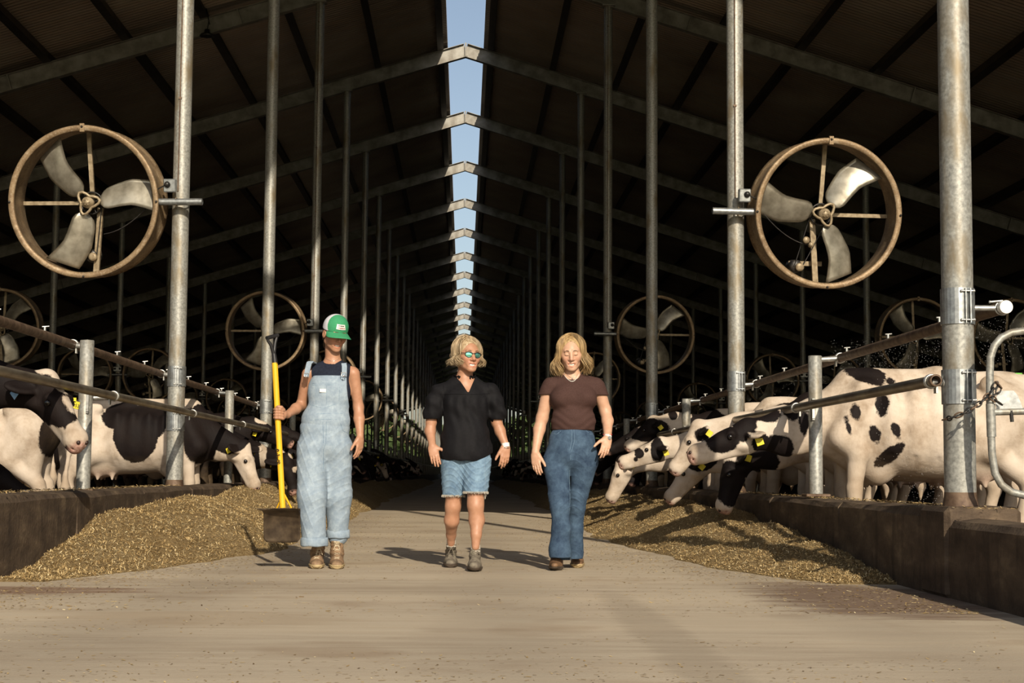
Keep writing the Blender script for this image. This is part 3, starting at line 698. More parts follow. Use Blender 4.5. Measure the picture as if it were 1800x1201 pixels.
for k in range(3, 13, 2):
    for s, nm in ((-1, 'left'), (1, 'right')):
        for q in (-1, 1):
            o = copy_tree(fanR if q > 0 else fanL); place(o, XC+s*10.15+q*.95, YB[k], FZ, 0, 4, 'dark fan ring on a post out in the shaded %s cow area' % nm, 'fans out in the %s cow area' % nm)
            own = {(3, -1, 1): 'fan ring cut by the left picture edge, above the upper left rail', (3, 1, -1): 'dark fan ring behind the upper rail, left of the thick right post', (3, 1, 1): 'dark fan ring right of the thick right post, by the capped pipe',
                   (5, -1, -1): 'small dark fan behind the left rails, nearest the short galvanised post', (5, -1, 1): 'small dark fan behind the left rails, just left of the bright fan post', (5, 1, -1): 'small dark fan just right of the bright right fan post, above the cows', (5, 1, 1): 'small dark fan above the neck of the large white spotted cow'}.get((k, s, q))
            if own: o['label'] = own; del o['group']
# hanging barn lamp
lp = P(364, 62, YB[3]-.3)
t = thing('barn_lamp', 'dark round barn lamp hanging on a cable under the upper left roof', 'lamp', lp)
zt = roof_z(lp.x)-.35-lp.z
m = MB(); m.tube([(0, 0, .1), (.03, 0, .3), (-.03, 0, .55), (0, .3, zt)], .01, 6); m.build('cable', M['dark'], t)
m = MB(); m.lathe([(0, .12), (.05, .12), (.06, .05), (.13, .02), (.15, -.02), (.12, -.03), (0, -.03)], 24, 'Z'); m.build('lamp_housing', M['dark'], t)
# ------------------------------------------------------------ trees and field beyond the far end
def tree(x, y, hgt, seed, label):
    r = np.random.default_rng(seed); t = thing('tree', label, 'tree', (x, y, 0), group='trees beyond the far end of the barn')
    m = MB(); m.tube([(0, 0, -.2), (.1, 0, hgt*.3), (0, .1, hgt*.7)], [.35, .25, .1], 8); m.build('trunk', M['bark'], t)
    n = 1400; c = r.normal(0, 1, (n, 3)); c /= np.linalg.norm(c, axis=1)[:, None]; rad = r.uniform(.55, 1.05, n)**.6
    lob = 1+.18*np.sin(c[:, 0]*5+seed)+.15*np.sin(c[:, 2]*6+seed*2)
    c = c*(rad*lob)[:, None]*np.array([hgt*.42, hgt*.42, hgt*.42]) + [0, 0, hgt*.58]
    s = hgt*.045; a = r.normal(0, s, (n, 3)); b = r.normal(0, s, (n, 3)); V = np.stack([c-a-b*.5, c+a-b*.5, c+a+b, c-a+b], 1).reshape(-1, 3)
    link('crown', np_mesh('crown', V, np.arange(4*n).reshape(-1, 4), M['leaf'], False), t)
rr = random.Random(3)
for i in range(26):
    x = -30+2.4*i+rr.uniform(-1, 1); tree(x, YEND+30+rr.uniform(0, 30), rr.uniform(6, 9.5) if abs(x) > 5 else rr.uniform(5, 8), i, 'bushy green tree beyond the open far end of the barn')
# ------------------------------------------------------------ cows
def unit(v): v = np.array(v, float); return v/np.linalg.norm(v)
def cow_build(neck_end, nose, roll_s=None, h=.016, turn=0.0, black=None, white=None, default_white=True, step=0.0):
    """cow facing +x, hooves at z = 0, front hooves near x = .53; returns mesh arrays and the head frame"""
    ne = np.array(neck_end, float); no = np.array(nose, float)
    u = unit(no-ne); s0 = unit(np.cross([0, 0, 1], u)) if roll_s is None else unit(roll_s); s0 = unit(s0-(s0@u)*u); n = np.cross(u, s0)
    lo = [-1.3, min(-.46, no[1]-.2, ne[1]-.3), -.02]; hi = [max(no[0], ne[0])+.25, max(.46, no[1]+.2, ne[1]+.3), max(1.56, ne[2]+.25)]
    lo[2] = min(lo[2], no[2]-.2)
    S = SDF(lo, hi, h)
    S.ell((-.15, 0, .93), (.78, .345, .40), k=.05)
    S.ell((.38, 0, .97), (.36, .27, .41), k=.09)
    S.ell((-.72, 0, 1.08), (.33, .27, .30), k=.09)
    S.cone((.52, 0, 1.33), (-.2, 0, 1.345), .085, .075, .10); S.cone((-.2, 0, 1.345), (-.95, 0, 1.30), .075, .07, .10)
    for q in (-1, 1):
        S.ell((-.58, q*.225, 1.29), (.10, .06, .07), k=.07)                # hooks
        S.ell((-1.0, q*.12, 1.22), (.07, .05, .06), k=.06)                 # pins
        S.cone((.44, q*.17, 1.22), (.62, q*.21, .86), .10, .11, .07)       # shoulder
        S.cone((.62, q*.21, .86), (.50, q*.19, .72), .115, .085, .05)
        fx = step*q
        S.chain([(.50, q*.19, .74), (.53+fx*.5, q*.18, .44), (.53+fx, q*.18, .38), (.51+fx, q*.18, .14), (.55+fx, q*.18, .05), (.57+fx, q*.18, .03)], [.085, .062, .056, .046, .055, .06], .03)
        S.cone((-.72, q*.17, 1.08), (-.56, q*.2, .78), .20, .13, .08)      # thigh
        S.cone((-.78, q*.17, .98), (-.80, q*.17, .62), .16, .085, .06)
        S.chain([(-.58, q*.2, .76), (-.86-fx*.5, q*.17, .52), (-.88-fx*.5, q*.17, .46), (-.80-fx, q*.17, .15), (-.74-fx, q*.17, .05), (-.72-fx, q*.17, .03)], [.11, .068, .06, .046, .055, .06], .035)
        for a in (-.38, -.55): S.cone((a, q*.09, .56), (a, q*.1, .47), .022, .015, .02)
    S.ell((-.50, 0, .64), (.25, .19, .15), k=.06)                         # udder
    for a in np.linspace(-.30, .25, 4): S.ell((a, .275, 1.0), (.05, .06, .24), k=.10); S.ell((a, -.275, 1.0), (.05, .06, .24), k=.10)
    S.cone((.62, 0, .86), (.30, 0, .60), .16, .13, .08)                    # brisket
    dip = np.clip((1.15-ne[2])*.5, 0, .08); nk0 = np.array([.55, 0, 1.14-dip]); mid = nk0*.38+ne*.62+np.array([0, 0, .02-dip])
    fl = (s0, .66)
    S.cone(nk0, mid, .25, .155, .10, fl); S.cone(mid, ne+u*.03-n*.04, .155, .12, .06, fl)
    S.cone((.62, 0, .92), mid-n*.08, .14, .10, .08, (s0, .5))             # dewlap
    # head
    f = lambda a, b, c: ne + u*a + n*b + s0*c
    S.cone(f(.03, -.03, 0), f(.22, -.035, 0), .105, .088, .04, (s0, .88))
    S.ell(f(-.01, .035, 0), (.05, .05, .05), k=.05)
    S.cone(f(.18, -.02, 0), f(.44, -.035, 0), .078, .062, .04)
    S.ell(f(.47, -.045, 0), (.078, .078, .078), k=.03)
    S.cone(f(.45, -.085, 0), f(.50, -.085, 0), .05, .045, .02, (s0, 1.1))
    S.cone(f(.06, -.115, 0), f(.40, -.10, 0), .07, .042, .04, (s0, .75))
    for q in (-1, 1):
        S.ell(f(.17, .015, q*.075), (.04, .04, .04), k=.03)
        S.ell(f(.10, -.10, q*.05), (.06, .06, .04), k=.04)
        e0 = f(.03, -.03, q*.09); e1 = f(-.01, -.055, q*.25); ax = unit(e1-e0); az = unit(np.cross(ax, u)); ay = np.cross(az, ax)
        S.ell((e0+e1)/2, (.125, .062, .026), np.stack([ax, unit(ay), az], 1), k=.02)
        S.ell((e0+e1)/2+az*.026*(1 if az @ n < 0 else -1)*-1, (.09, .04, .018), np.stack([ax, unit(ay), az], 1), k=.01, sub=True)
        S.ell(f(.535, -.015, q*.035), (.018, .018, .014), k=.01, sub=True)
        S.ell(f(.19, .0, q*.118), (.025, .025, .025), k=.015, sub=True)
    S.cone(f(.52, -.075, -.05), f(.52, -.075, .05), .008, .008, .008, sub=True)
    S.chain([(-1.02, 0, 1.27), (-1.12, 0, 1.15), (-1.13, .01, .85), (-1.10, .02, .62), (-1.10, .02, .48), (-1.09, .02, .33)], [.045, .032, .024, .022, .05, .012], .03)
    V, Q = S.nets()
    # colour fields
    def fld(lst):
        d = np.full(len(V), 9.0)
        for (cx, cy_, cz_, rx, ry, rz, *rot) in lst:
            p = V-np.array([cx, cy_, cz_])
            if rot: a = rot[0]; p = np.stack([p[:, 0]*math.cos(a)+p[:, 2]*math.sin(a), p[:, 1], -p[:, 0]*math.sin(a)+p[:, 2]*math.cos(a)], 1)
            q = p/np.array([rx, ry, rz]); d = np.minimum(d, (np.linalg.norm(q, axis=1)-1)*min(rx, rz))
        return d
    if default_white:
        patch = fld(black or [])
        if white: patch = np.maximum(patch, -fld(white)) if black else patch
    else: patch = -fld(white or []); 
    dn = np.linalg.norm(V-f(.54, -.07, 0), axis=1); pink = np.clip((.085-dn)/.03, 0, 1)*.9
    ud = np.linalg.norm((V-np.array([-.5, 0, .55]))/np.array([.26, .2, .12]), axis=1); pink = np.maximum(pink, np.clip((1.1-ud)*2.5, 0, 1)*.4)
    soil = np.clip((.75-V[:, 2])/.7, 0, 1)*.85*(V[:, 0] < .75) + np.clip((V[:, 0]*-1-.85)*3, 0, 1)*.3
    hoof = np.clip((.07-V[:, 2])/.02, 0, 1)*(V[:, 0] < .8); soil = np.maximum(soil, hoof)
    return dict(V=V, Q=Q, patch=patch, pink=pink, soil=np.clip(soil, 0, 1), f=f, u=u, n=n, s=s0)
def cow_mesh(c, mat):
    return np_mesh('hide', c['V'], c['Q'], mat, True, dict(patch=c['patch'], pink=c['pink'], soil=c['soil']))
def cow_make(c, mat, label, tags=('tag',), group=None, tag_text=None, detail=True):
    t = thing('cow', label, 'cow', group=group)
    link('hide', cow_mesh(c, mat), t); f = c['f']; M3 = Matrix([list(c['u']), list(c['s']), list(c['n'])]).transposed()
    if not detail: return t
    for q in (-1, 1):
        m = MB(); m.ball(f(.19, .003, q*.098), .024, 12, 8); m.build('eye', M['eye'], t)
        m = MB(); m.ball(f(.525, -.017, q*.034), .014, 8, 6); m.build('nostril', M['nostril'], t)
    m = MB()
    for a in (-1, 1):
        for b in (-1, 1):
            for q in (-1, 1): m.box(((.575 if a > 0 else -.715), b*(.18 if a > 0 else .17)+q*.028, .028), (.11, .048, .056), bev=.015)
    m.build('hooves', M['nostril'], t)
    for i, tg in enumerate(tags):
        if not tg: continue
        q = -1 if i == 0 else 1
        m = MB(); ce = f(-.0, -.10, q*.185); 
        R = Matrix([list(c['u']), list(c['s']), list(c['n'])]).transposed()
        m.box(ce, (.062, .006, .068), R, bev=.003); m.box(f(0, -.058, q*.185), (.02, .006, .03), R); o = m.build('ear_tag', M[tg], t)
        if tag_text and i == 0 or (tag_text and i == 1):
            pass
    return t
def text_mesh(body, size, mat, name='lettering', extrude=.0006, bold=0.0):
    cu = bpy.data.curves.new(name, 'FONT'); cu.body = body; cu.size = size; cu.extrude = extrude; cu.align_x = 'CENTER'; cu.align_y = 'CENTER'; cu.offset = bold
    o = bpy.data.objects.new('tmp', cu); col.objects.link(o); dg = bpy.context.evaluated_depsgraph_get()
    me = bpy.data.meshes.new_from_object(o.evaluated_get(dg)); bpy.data.objects.remove(o); bpy.data.curves.remove(cu); me.name = name; me.materials.clear(); me.materials.append(mat); return me
FLZ = .1
# px -> cow local (for a cow on the right that faces left, rot z = pi)
def mk_right(X0, Y0, sc=1.0):
    def cv(px, py, rx, ry, rot=0, Yp=None, both=True):
        p = P(px, py, Yp or Y0); k = (Yp or Y0)/FPX/sc
        return ((X0-p.x)/sc, 0, (p.z-FLZ)/sc, rx*k, 9, ry*k, rot)
    return cv
def mk_left(X0, Y0, sc=1.0):
    def cv(px, py, rx, ry, rot=0, Yp=None):
        p = P(px, py, Yp or Y0); k = (Yp or Y0)/FPX/sc
        return ((p.x-X0)/sc, 0, (p.z-FLZ)/sc, rx*k, 9, ry*k, -rot)
    return cv
# R1: the large white spotted cow
s1 = 1.06; X1, Y1 = 3.86, 13.75
cv = mk_right(X1, Y1-.3, s1)
def loc_r(px, py, Y, X0, sc): p = P(px, py, Y); return ((X0-p.x)/sc, (p.z-FLZ)/sc)
ne = loc_r(1318, 762, Y1-.2, X1, s1); no = loc_r(1196, 798, Y1-.3, X1, s1)
cR1 = cow_build((ne[0], .12, ne[1]+.03), (no[0], .2, no[1]), h=.011, black=[
    cv(1532, 655, 36, 20, .25), cv(1575, 668, 9, 6, .3), cv(1550, 712, 11, 20), cv(1505, 724, 8, 15), cv(1490, 752, 5, 13, -.2), cv(1537, 764, 9, 17, -.35), cv(1572, 758, 7, 17, -.4), cv(1566, 801, 29, 13, -.75),
    cv(1418, 742, 9, 22), cv(1372, 790, 30, 26), cv(1342, 778, 17, 15), cv(1398, 716, 18, 22), cv(1350, 728, 30, 14), cv(1272, 770, 32, 27), cv(1306, 752, 14, 26), cv(1320, 746, 15, 16)])
c = cow_make(cR1, M['hide'], 'large white cow with black spots and yellow ear tag, nearest cow on the right', ('tag', 'tag'))
c.location = (X1, Y1, FLZ); c.rotation_euler = (0, 0, math.pi); c.scale = (s1,)*3
m = MB()
for i in range(16):
    x = -.62-.028*i; m.box((x, .03*math.sin(i), 1.385 if x > -.9 else 1.375-(abs(x)-.9)*.4), (.034, .05, .012))
sp = m.build('paint_mark', M['spray'], c)
# other near right cows: (label, X, Y, scale, neck end, nose, patches)
def right_cow(label, X, Y, sc, ne_px, no_px, yshift, black, tags=('tag', 'tag'), h=.015, turn=0, Yh=None):
    Yh = Yh or Y
    a = loc_r(*ne_px, Yh, X, sc); b = loc_r(*no_px, Yh, X, sc)
    cc = cow_build((a[0], yshift, a[1]), (b[0], yshift*1.6, b[1]), h=h, black=black)
    t = cow_make(cc, M['hide'], label, tags); t.location = (X, Y, FLZ); t.rotation_euler = (0, 0, math.pi); t.scale = (sc,)*3; return t
v = mk_right(4.0, 15.0)
right_cow('black and white cow lowering its dark head into the feed below the spotted cow', 3.95, 14.75, 1.0, (1290, 800), (1262, 893), .0,
          [v(1285, 850, 28, 40), v(1330, 815, 38, 30), v(1500, 745, 60, 40), v(1620, 800, 40, 40)])
v = mk_right(4.0, 16.3)
right_cow('white faced cow with raised pale ear, behind the head of the spotted cow', 4.0, 16.2, 1.0, (1232, 752), (1180, 822), -.05,
          [v(1232, 765, 14, 12), v(1330, 700, 25, 12), v(1290, 690, 40, 12), v(1420, 700, 50, 30)])
v = mk_right(3.9, 17.3)
right_cow('grey faced cow eating with its head down in the feed on the right', 3.8, 17.2, 1.0, (1225, 810), (1178, 868), -.1,
          [v(1160, 865, 16, 26), v(1245, 800, 30, 30), v(1400, 760, 60, 50)])
v = mk_right(3.9, 18.7)
right_cow('white headed cow with small dark cheek spots and open muzzle, near the feed pile', 3.8, 18.6, 1.0, (1162, 782), (1090, 808), .0,
          [v(1136, 797, 8, 9), v(1130, 808, 4, 4), v(1168, 790, 12, 22), v(1160, 824, 12, 8), v(1240, 740, 60, 22), v(1340, 780, 40, 50)])
v = mk_right(3.9, 20.5)
right_cow('cow with a white blaze feeding just right of the blue jeans', 3.75, 20.4, 1.0, (1096, 812), (1073, 862), .0,
          [v(1082, 835, 9, 16), v(1120, 790, 30, 28), v(1240, 760, 60, 50)])
v = mk_right(3.9, 22.5)
right_cow('spotted cow standing behind the feeding heads, its white back seen above the rail', 4.0, 22.6, 1.03, (1150, 742), (1090, 790), .0,
          [v(1175, 735, 8, 8), v(1195, 738, 6, 9), v(1130, 760, 40, 20), v(1230, 760, 30, 40)])
# left cows face +x
def left_cow(label, X, Y, sc, a, b, white=None, black=None, tags=('tag', 'tag'), h=.015, dw=False, rotz=0):
    cc = cow_build(a, b, h=h, white=white, black=black, default_white=dw)
    t = cow_make(cc, M['hide'], label, tags); t.location = (X, Y, FLZ); t.rotation_euler = (0, 0, rotz); t.scale = (sc,)*3; return t
def L(px, py, Y, X0, sc=1.0): p = P(px, py, Y); return ((p.x-X0)/sc, (p.z-FLZ)/sc)
XA, YA = -4.75, 11.7; sA = 1.1
a = L(72, 672, YA-.25, XA, sA); b = L(124, 738, YA-.25, XA, sA)
cc = cow_build((a[0], -.12, a[1]), (b[0], -.25, b[1]), h=.011, default_white=False, white=[
    (a[0]+.02, -.13, a[1]+.09, .08, .08, .08), (a[0]+.12, -.17, a[1]+.02, .07, .06, .10), (a[0]+.20, -.24, a[1]-.08, .055, .06, .12), (a[0]+.32, -.34, a[1]-.34, .14, .3, .12), (a[0]+.08, -.26, a[1]-.36, .16, .3, .08), (a[0]-.05, -.3, a[1]-.32, .12, .3, .09), (.62, 0, .55, .25, .4, .20), ])
t = cow_make(cc, M['hide'], 'big dark cow with white forehead and muzzle looking right over the left curb', ('tag_blue', None)); t.location = (XA, YA, FLZ); t.scale = (sA,)*3
# number on a yellow tag
tm = text_mesh('7053', .030, M['ink']); R = Matrix.Identity(3)
eY = YA+sA*cc['f'](.02, -.1, .2)[1]-.05; q = (P(132, 712, eY)-Vector((XA, YA, FLZ)))/sA
tgo = MB(); tgo.box(q, (.056, .006, .05), Matrix.Rotation(.25, 3, 'Y'), bev=.004); tgo.box(q+Vector((-.008, 0, .032)), (.03, .006, .03)); to = tgo.build('ear_tag', M['tag'], t)
nm = link('tag_number', tm, to, q+Vector((0, -.005, -.003))); nm.rotation_euler = (math.pi/2, .25, 0)
v = mk_left(-3.9, 15.6)
# B: pale cow behind, facing left
cc = cow_build((1.15, .1, 1.0), (1.5, .15, .7), h=.015, black=[(.3, 0, .9, .06, 9, .12), (.12, 0, .95, .05, 9, .10), (-1.0, 0, 1.0, .12, 9, .3), (.5, 0, 1.2, .35, 9, .2)])
t = cow_make(cc, M['hide'], 'pale cow with a full udder standing behind the dark cow at far left'); t.location = (-4.75, 15.4, FLZ-.02); t.rotation_euler = (0, 0, math.pi); t.scale = (.9,)*3
# C: white and black cow between the short post and the tall bright post
XCc, YCc = -3.80, 19.5; v = mk_left(XCc, YCc-.3)
cc = cow_build((1.12, -.05, .86), (1.32, -.1, .42), h=.013, black=[v(240, 765, 38, 50), v(215, 735, 36, 25), v(262, 745, 34, 30), v(350, 765, 30, 55), v(395, 760, 40, 40), v(330, 740, 15, 20)])
t = cow_make(cc, M['hide'], 'white cow with a big black saddle patch between the two left posts'); t.location = (XCc, YCc, FLZ); t.scale = (1.02,)*3
# D: grey white face towards us, green tag
def face_cow(label, px, py, px2, py2, Yh, X, Y, black, tags, dw=True, white=None, h=.015):
    a = P(px, py, Yh); b = P(px2, py2, Yh-.25); rz = 0
    la = (a.x-X, a.y-Y, a.z-FLZ); lb = (b.x-X, b.y-Y, b.z-FLZ)
    f2 = lambda p: (p[0], p[1], p[2])
    cc = cow_build(f2(la), f2(lb), roll_s=(.25, -1, 0) if False else None, h=h, black=black, white=white, default_white=dw)
    t = cow_make(cc, M['hide'], label, tags); t.location = (X, Y, FLZ); return t
def hb(px, py, Yh, X, Y, rx, rz): p = P(px, py, Yh); return (p.x-X, p.y-Y, p.z-FLZ, rx, 9, rz)
X, Y, Yh = -4.25, 20.9, 20.3
face_cow('cow with a grey and white blazed face and green ear tag beside the shovel', 425, 785, 434, 832, Yh, X, Y,
         [hb(424, 795, Yh, X, Y, .09, .09), hb(445, 805, Yh, X, Y, .07, .2), hb(400, 760, Yh, X, Y, .4, .18), hb(340, 750, Yh, X, Y, .3, .3)], ('tag_green', 'tag'))
X, Y, Yh = -4.05, 22.2, 21.4
face_cow('nearly black cow with a white forehead eating behind the yellow shovel', 503, 808, 516, 852, Yh, X, Y, None, ('tag', None), dw=False,
         white=[hb(517, 790, Yh, X, Y, .09, .12), hb(522, 826, Yh, X, Y, .05, .04), hb(460, 800, Yh, X, Y, .05, .2), hb(470, 845, Yh, X, Y, .1, .04)])
X, Y = -3.95, 23.6
cc = cow_build((1.0, 0, 1.22), (1.42, -.1, 1.05), h=.016, default_white=False, white=[(1.05, 0, 1.33, .14, 9, .06), (.9, 0, .7, .2, 9, .1)])
t = cow_make(cc, M['hide'], 'dark cow standing with head level behind the blazed cow, left of the shovel'); t.location = (X, Y, FLZ)
# calf-like corner muzzle at the lower left
cc = cow_build((1.1, 0, .75), (1.5, 0, .5), h=.015, default_white=False, white=[(1.1, 0, .86, .3, 9, .05), (1.5, 0, .5, .06, 9, .03)])
t = cow_make(cc, M['hide'], 'dark cow with a white stripe on its lowered nose at the lower left corner', (None, None)); t.location = (-4.95, 12.95, FLZ-.1)
# the rows further down the alley share three poses
pose = [cow_build((1.02, .05, .92), (1.20, .1, .46), h=.026), cow_build((1.05, -.05, 1.0), (1.42, -.1, .62), h=.026), cow_build((1.1, 0, 1.15), (1.55, 0, .95), h=.026), cow_build((1.0, .12, .80), (1.10, .25, .34), h=.026)]
protos = [cow_make(c, M['hide_any'], 'dim black and white cow feeding in the shaded left row down the alley', ('tag', None)) for c in pose]
used = set()
rc = random.Random(11)
n = 0
for side, nm, y0 in ((-1, 'left', 25.0), (1, 'right', 24.0)):
    y = y0
    while y < 105:
        i = rc.choice([0, 0, 1, 1, 2, 3])
        if i in used: o = copy_tree(protos[i])
        else: o = protos[i]; used.add(i)
        o.location = ((XL-.72-rc.uniform(0, .35)) if side < 0 else (XR+.72+rc.uniform(0, .35)), y, FLZ)
        o.rotation_euler = (0, 0, (0 if side < 0 else math.pi)+rc.uniform(-.18, .18)); sc = rc.uniform(.94, 1.04); o.scale = (sc,)*3
        o['label'] = 'dim black and white cow feeding in the shaded %s row down the alley' % nm; o['group'] = 'cows feeding in the far %s row' % nm
        y += rc.uniform(.85, 1.15) if y < 50 else rc.uniform(1.0, 1.7)
# a few more standing behind the first rows
for side, spots in ((-1, [(-6.8, 17.5, 2.6), (-7.5, 21, .4), (-6.3, 25, 1.2), (-8.5, 27, 3), (-6.5, 31, .2)]), (1, [(7.2, 17.5, 0.4), (6.6, 23, 3.3), (7.6, 28, 2.8), (6.7, 33, .5)])):
    for x, y, a in spots:
        o = copy_tree(protos[2]); o.location = (x, y, FLZ); o.rotation_euler = (0, 0, a); o['label'] = 'dark cow standing back in the shade of the %s cow area' % ('left' if side < 0 else 'right'); o['group'] = 'cows back in the %s cow area' % ('left' if side < 0 else 'right')
# ------------------------------------------------------------ feed piles
def vnoise(x, y, seed):
    r = np.random.default_rng(seed); out = 0
    for i in range(9):
        a = r.uniform(0, 6.28); f = 1.3*1.45**i; p = r.uniform(0, 6.28); out = out + np.sin(f*(x*math.cos(a)+y*math.sin(a))+p+1.7*np.sin(f*.6*(x*math.sin(a)-y*math.cos(a))+p*2))/1.45**(i*.9)
    return out/3
def pile(side, label, hfun, y0, y1, x_in, seed):
    """x_in the curb face; the pile spreads towards the alley"""
    nx, ny = 110, 620
    uy = (np.linspace(0, 1, ny)**1.7)*(y1-y0)+y0; ux = np.linspace(0, 1, nx)
    Y2, U = np.meshgrid(uy, ux, indexing='ij')
    Hh, Wd = hfun(Y2); Wmax = 2.3
    D = U*Wmax; X = x_in - side*D
    w = Wd*(1+.16*vnoise(Y2*.9, 0*Y2, seed+5)); q = np.clip(D/w, 0, 1.3)
    prof = np.clip(1-q, 0, 1)**1.0*(1-.25*np.exp(-(q/.12)**2)); prof = prof*(1+.35*q)
    Z = Hh*prof + .075*vnoise(X*1.6, Y2*1.6, seed)*np.clip(prof*3, 0, 1)*np.clip(Hh*3, 0, 1) + .014*vnoise(X*11, Y2*11, seed+1)*np.clip(prof*6, 0, 1)
    r = np.random.default_rng(seed); Z += r.normal(0, .004, Z.shape)*np.clip(prof*6, 0, 1)
    Z = np.where(q >= .99, -.02, Z); Z = np.where(Hh < .015, -.02, Z)
    V = np.stack([X, Y2, Z], -1).reshape(-1, 3); I = np.arange(nx*ny).reshape(ny, nx)
    F = np.stack([I[:-1, :-1], I[:-1, 1:], I[1:, 1:], I[1:, :-1]], -1).reshape(-1, 4)
    if side < 0: F = F[:, ::-1]
    keep = (V[F][:, :, 2].max(1) > -.015); F = F[keep]
    me = np_mesh('feed_pile', V, F, M['feed'], True); o = link('feed_pile', me); tag(o, label, 'feed', kind='stuff')
    return X, Y2, Z
def hl(y):
    h = np.interp(y, [9.7, 10.6, 11.6, 12.6, 14, 18, 20, 24, 30, 60, 110], [0, .05, .22, .44, .50, .47, .56, .52, .50, .42, .3])
    w = np.interp(y, [9.7, 10.6, 11.4, 12.5, 14.5, 18, 26, 40, 110], [.2, .45, .72, .98, 1.25, 1.25, 1.15, 1.0, .9]); return h, w
def hr(y):
    h = np.interp(y, [10.0, 10.6, 11.5, 13, 15, 18, 22, 26, 60, 110], [0, .07, .17, .28, .36, .42, .40, .42, .35, .3])
    w = np.interp(y, [10.0, 10.6, 11.5, 13, 15, 18, 24, 110], [.3, .55, .85, 1.05, 1.25, 1.35, 1.2, .9]); return h, w
pl_ = pile(-1, 'pale chopped feed heaped against the left curb behind the shovel', hl, 9.7, 110, -2.83, 4)
pr_ = pile(1, 'golden brown chopped feed heaped along the right curb under the cow heads', hr, 10.0, 110, 2.73, 9)
def chaff(name, label, X, Y, Z, n, seed, size=(.018, .0035), lift=.004, tilt=.5, cat='straw'):
    """n small flakes lying at the given points"""
    r = np.random.default_rng(seed); L_ = r.uniform(.35, 1.5, n)*size[0]; Wd = r.uniform(.5, 1.6, n)*size[1]
    az = r.uniform(0, 2*math.pi, n); ti = r.normal(0, tilt, n); ro = r.normal(0, tilt, n)
    d = np.stack([np.cos(az)*np.cos(ti), np.sin(az)*np.cos(ti), np.sin(ti)], 1); s = np.stack([-np.sin(az), np.cos(az), ro], 1); s /= np.linalg.norm(s, axis=1)[:, None]
    C = np.stack([X, Y, Z+lift+np.abs(np.sin(ti))*L_*.5], 1); a = d*L_[:, None]; b = s*Wd[:, None]
    V = np.stack([C-a-b, C+a-b, C+a+b, C-a+b], 1).reshape(-1, 3)
    me = np_mesh(name, V, np.arange(4*n).reshape(-1, 4), M['chaff'], False, dict(tone=np.repeat(np.clip(r.normal(.5, .25, n), 0, 1), 4)))
    o = link(name, me); tag(o, label, cat, kind='stuff'); return o
def on_pile(data, n, seed, yscale):
    X, Y2, Z = data; r = np.random.default_rng(seed); ny, nx = Z.shape
    out = []
    a = r.uniform(0, 1, n*3)**1.0*(ny-2); b = r.uniform(0, nx-2, n*3); i = a.astype(int); j = b.astype(int); fa = a-i; fb = b-j
    g = lambda A: A[i, j]*(1-fa)*(1-fb)+A[i+1, j]*fa*(1-fb)+A[i, j+1]*(1-fa)*fb+A[i+1, j+1]*fa*fb
    x, y, z = g(X), g(Y2), g(Z); ok = (z > .0) & (y < yscale); return x[ok][:n], y[ok][:n], z[ok][:n]
x, y, z = on_pile(pl_, 120000, 1, 30); chaff('feed_chaff', 'pale chopped straw bits lying on the left feed pile', x, y, z, len(x), 21, (.011, .002), tilt=.5)
x, y, z = on_pile(pr_, 120000, 2, 30); chaff('feed_chaff', 'golden straw bits lying on the right feed pile', x, y, z, len(x), 22, (.009, .0018), tilt=.45)
# loose bits on the alley floor, denser along the foot of each pile
r = np.random.default_rng(5); n = 9000; y = 8+r.uniform(0, 1, n)**1.5*18; e1 = r.exponential(.45, n); sd = r.choice([-1, 1], n)
wl_ = hl(y)[1]*(y > 10)+.1; wr_ = hr(y)[1]*(y > 10)+.1
x = np.where(sd < 0, -2.83+wl_*.93+e1, 2.73-wr_*.93-e1); ok = (np.abs(x) < 2.6); x, y = x[ok], y[ok]
chaff('floor_chaff', 'loose straw bits strewn on the floor beside the feed piles', x, y, np.zeros(len(x)), len(x), 23, (.011, .0028), .002, .12)
n = 9000; y = 4.6+r.uniform(0, 1, n)**1.4*14; x = r.uniform(-1, 1, n)*np.minimum(y*.34, 2.6)
cl = vnoise(x*1.2, y*1.2, 77) > -.1; x, y = x[cl], y[cl]
chaff('floor_chaff', 'sparse straw bits scattered over the open concrete in front', x, y, np.zeros(len(x)), len(x), 24, (.0075, .0022), .002, .1)
n = 2500; y = 8.6+r.uniform(0, 1, n)*8; x = np.where(r.uniform(0, 1, n) < .5, -2.83-r.uniform(0, .36, n), 2.74+r.uniform(0, .3, n))
chaff('curb_chaff', 'straw bits stuck on top of the concrete curbs', x, y, np.where(x < 0, .535, .505), n, 25, (.012, .003), .003, .2)
# drops from the sprinkler rail
m = 900; r = np.random.default_rng(9); cs = []
V = []; F = []
for (px0, px1, py0, py1, Y, cnt) in ((1460, 1655, 598, 650, 14.0, 520), (1540, 1660, 640, 860, 13.1, 260), (1300, 1460, 660, 700, 16.5, 150), (1720, 1800, 560, 640, 12.0, 220), (1590, 1665, 850, 890, 13.2, 120)):
    for i in range(cnt):
        p = P(r.uniform(px0, px1), r.uniform(py0, py1), Y+r.uniform(-.4, .4)); s = r.uniform(.0008, .0021); b = len(V)
        V += [(p.x+s, p.y, p.z), (p.x, p.y+s, p.z), (p.x-s, p.y, p.z), (p.x, p.y-s, p.z), (p.x, p.y, p.z+s*1.6), (p.x, p.y, p.z-s*1.3)]
        F += [(b, b+1, b+4), (b+1, b+2, b+4), (b+2, b+3, b+4), (b+3, b, b+4), (b+1, b, b+5), (b+2, b+1, b+5), (b+3, b+2, b+5), (b, b+3, b+5)]
o = link('water_drops', np_mesh('water_drops', V, F, M['water'], True)); tag(o, 'fine water drops spraying over the backs of the right cows', 'water', kind='stuff')
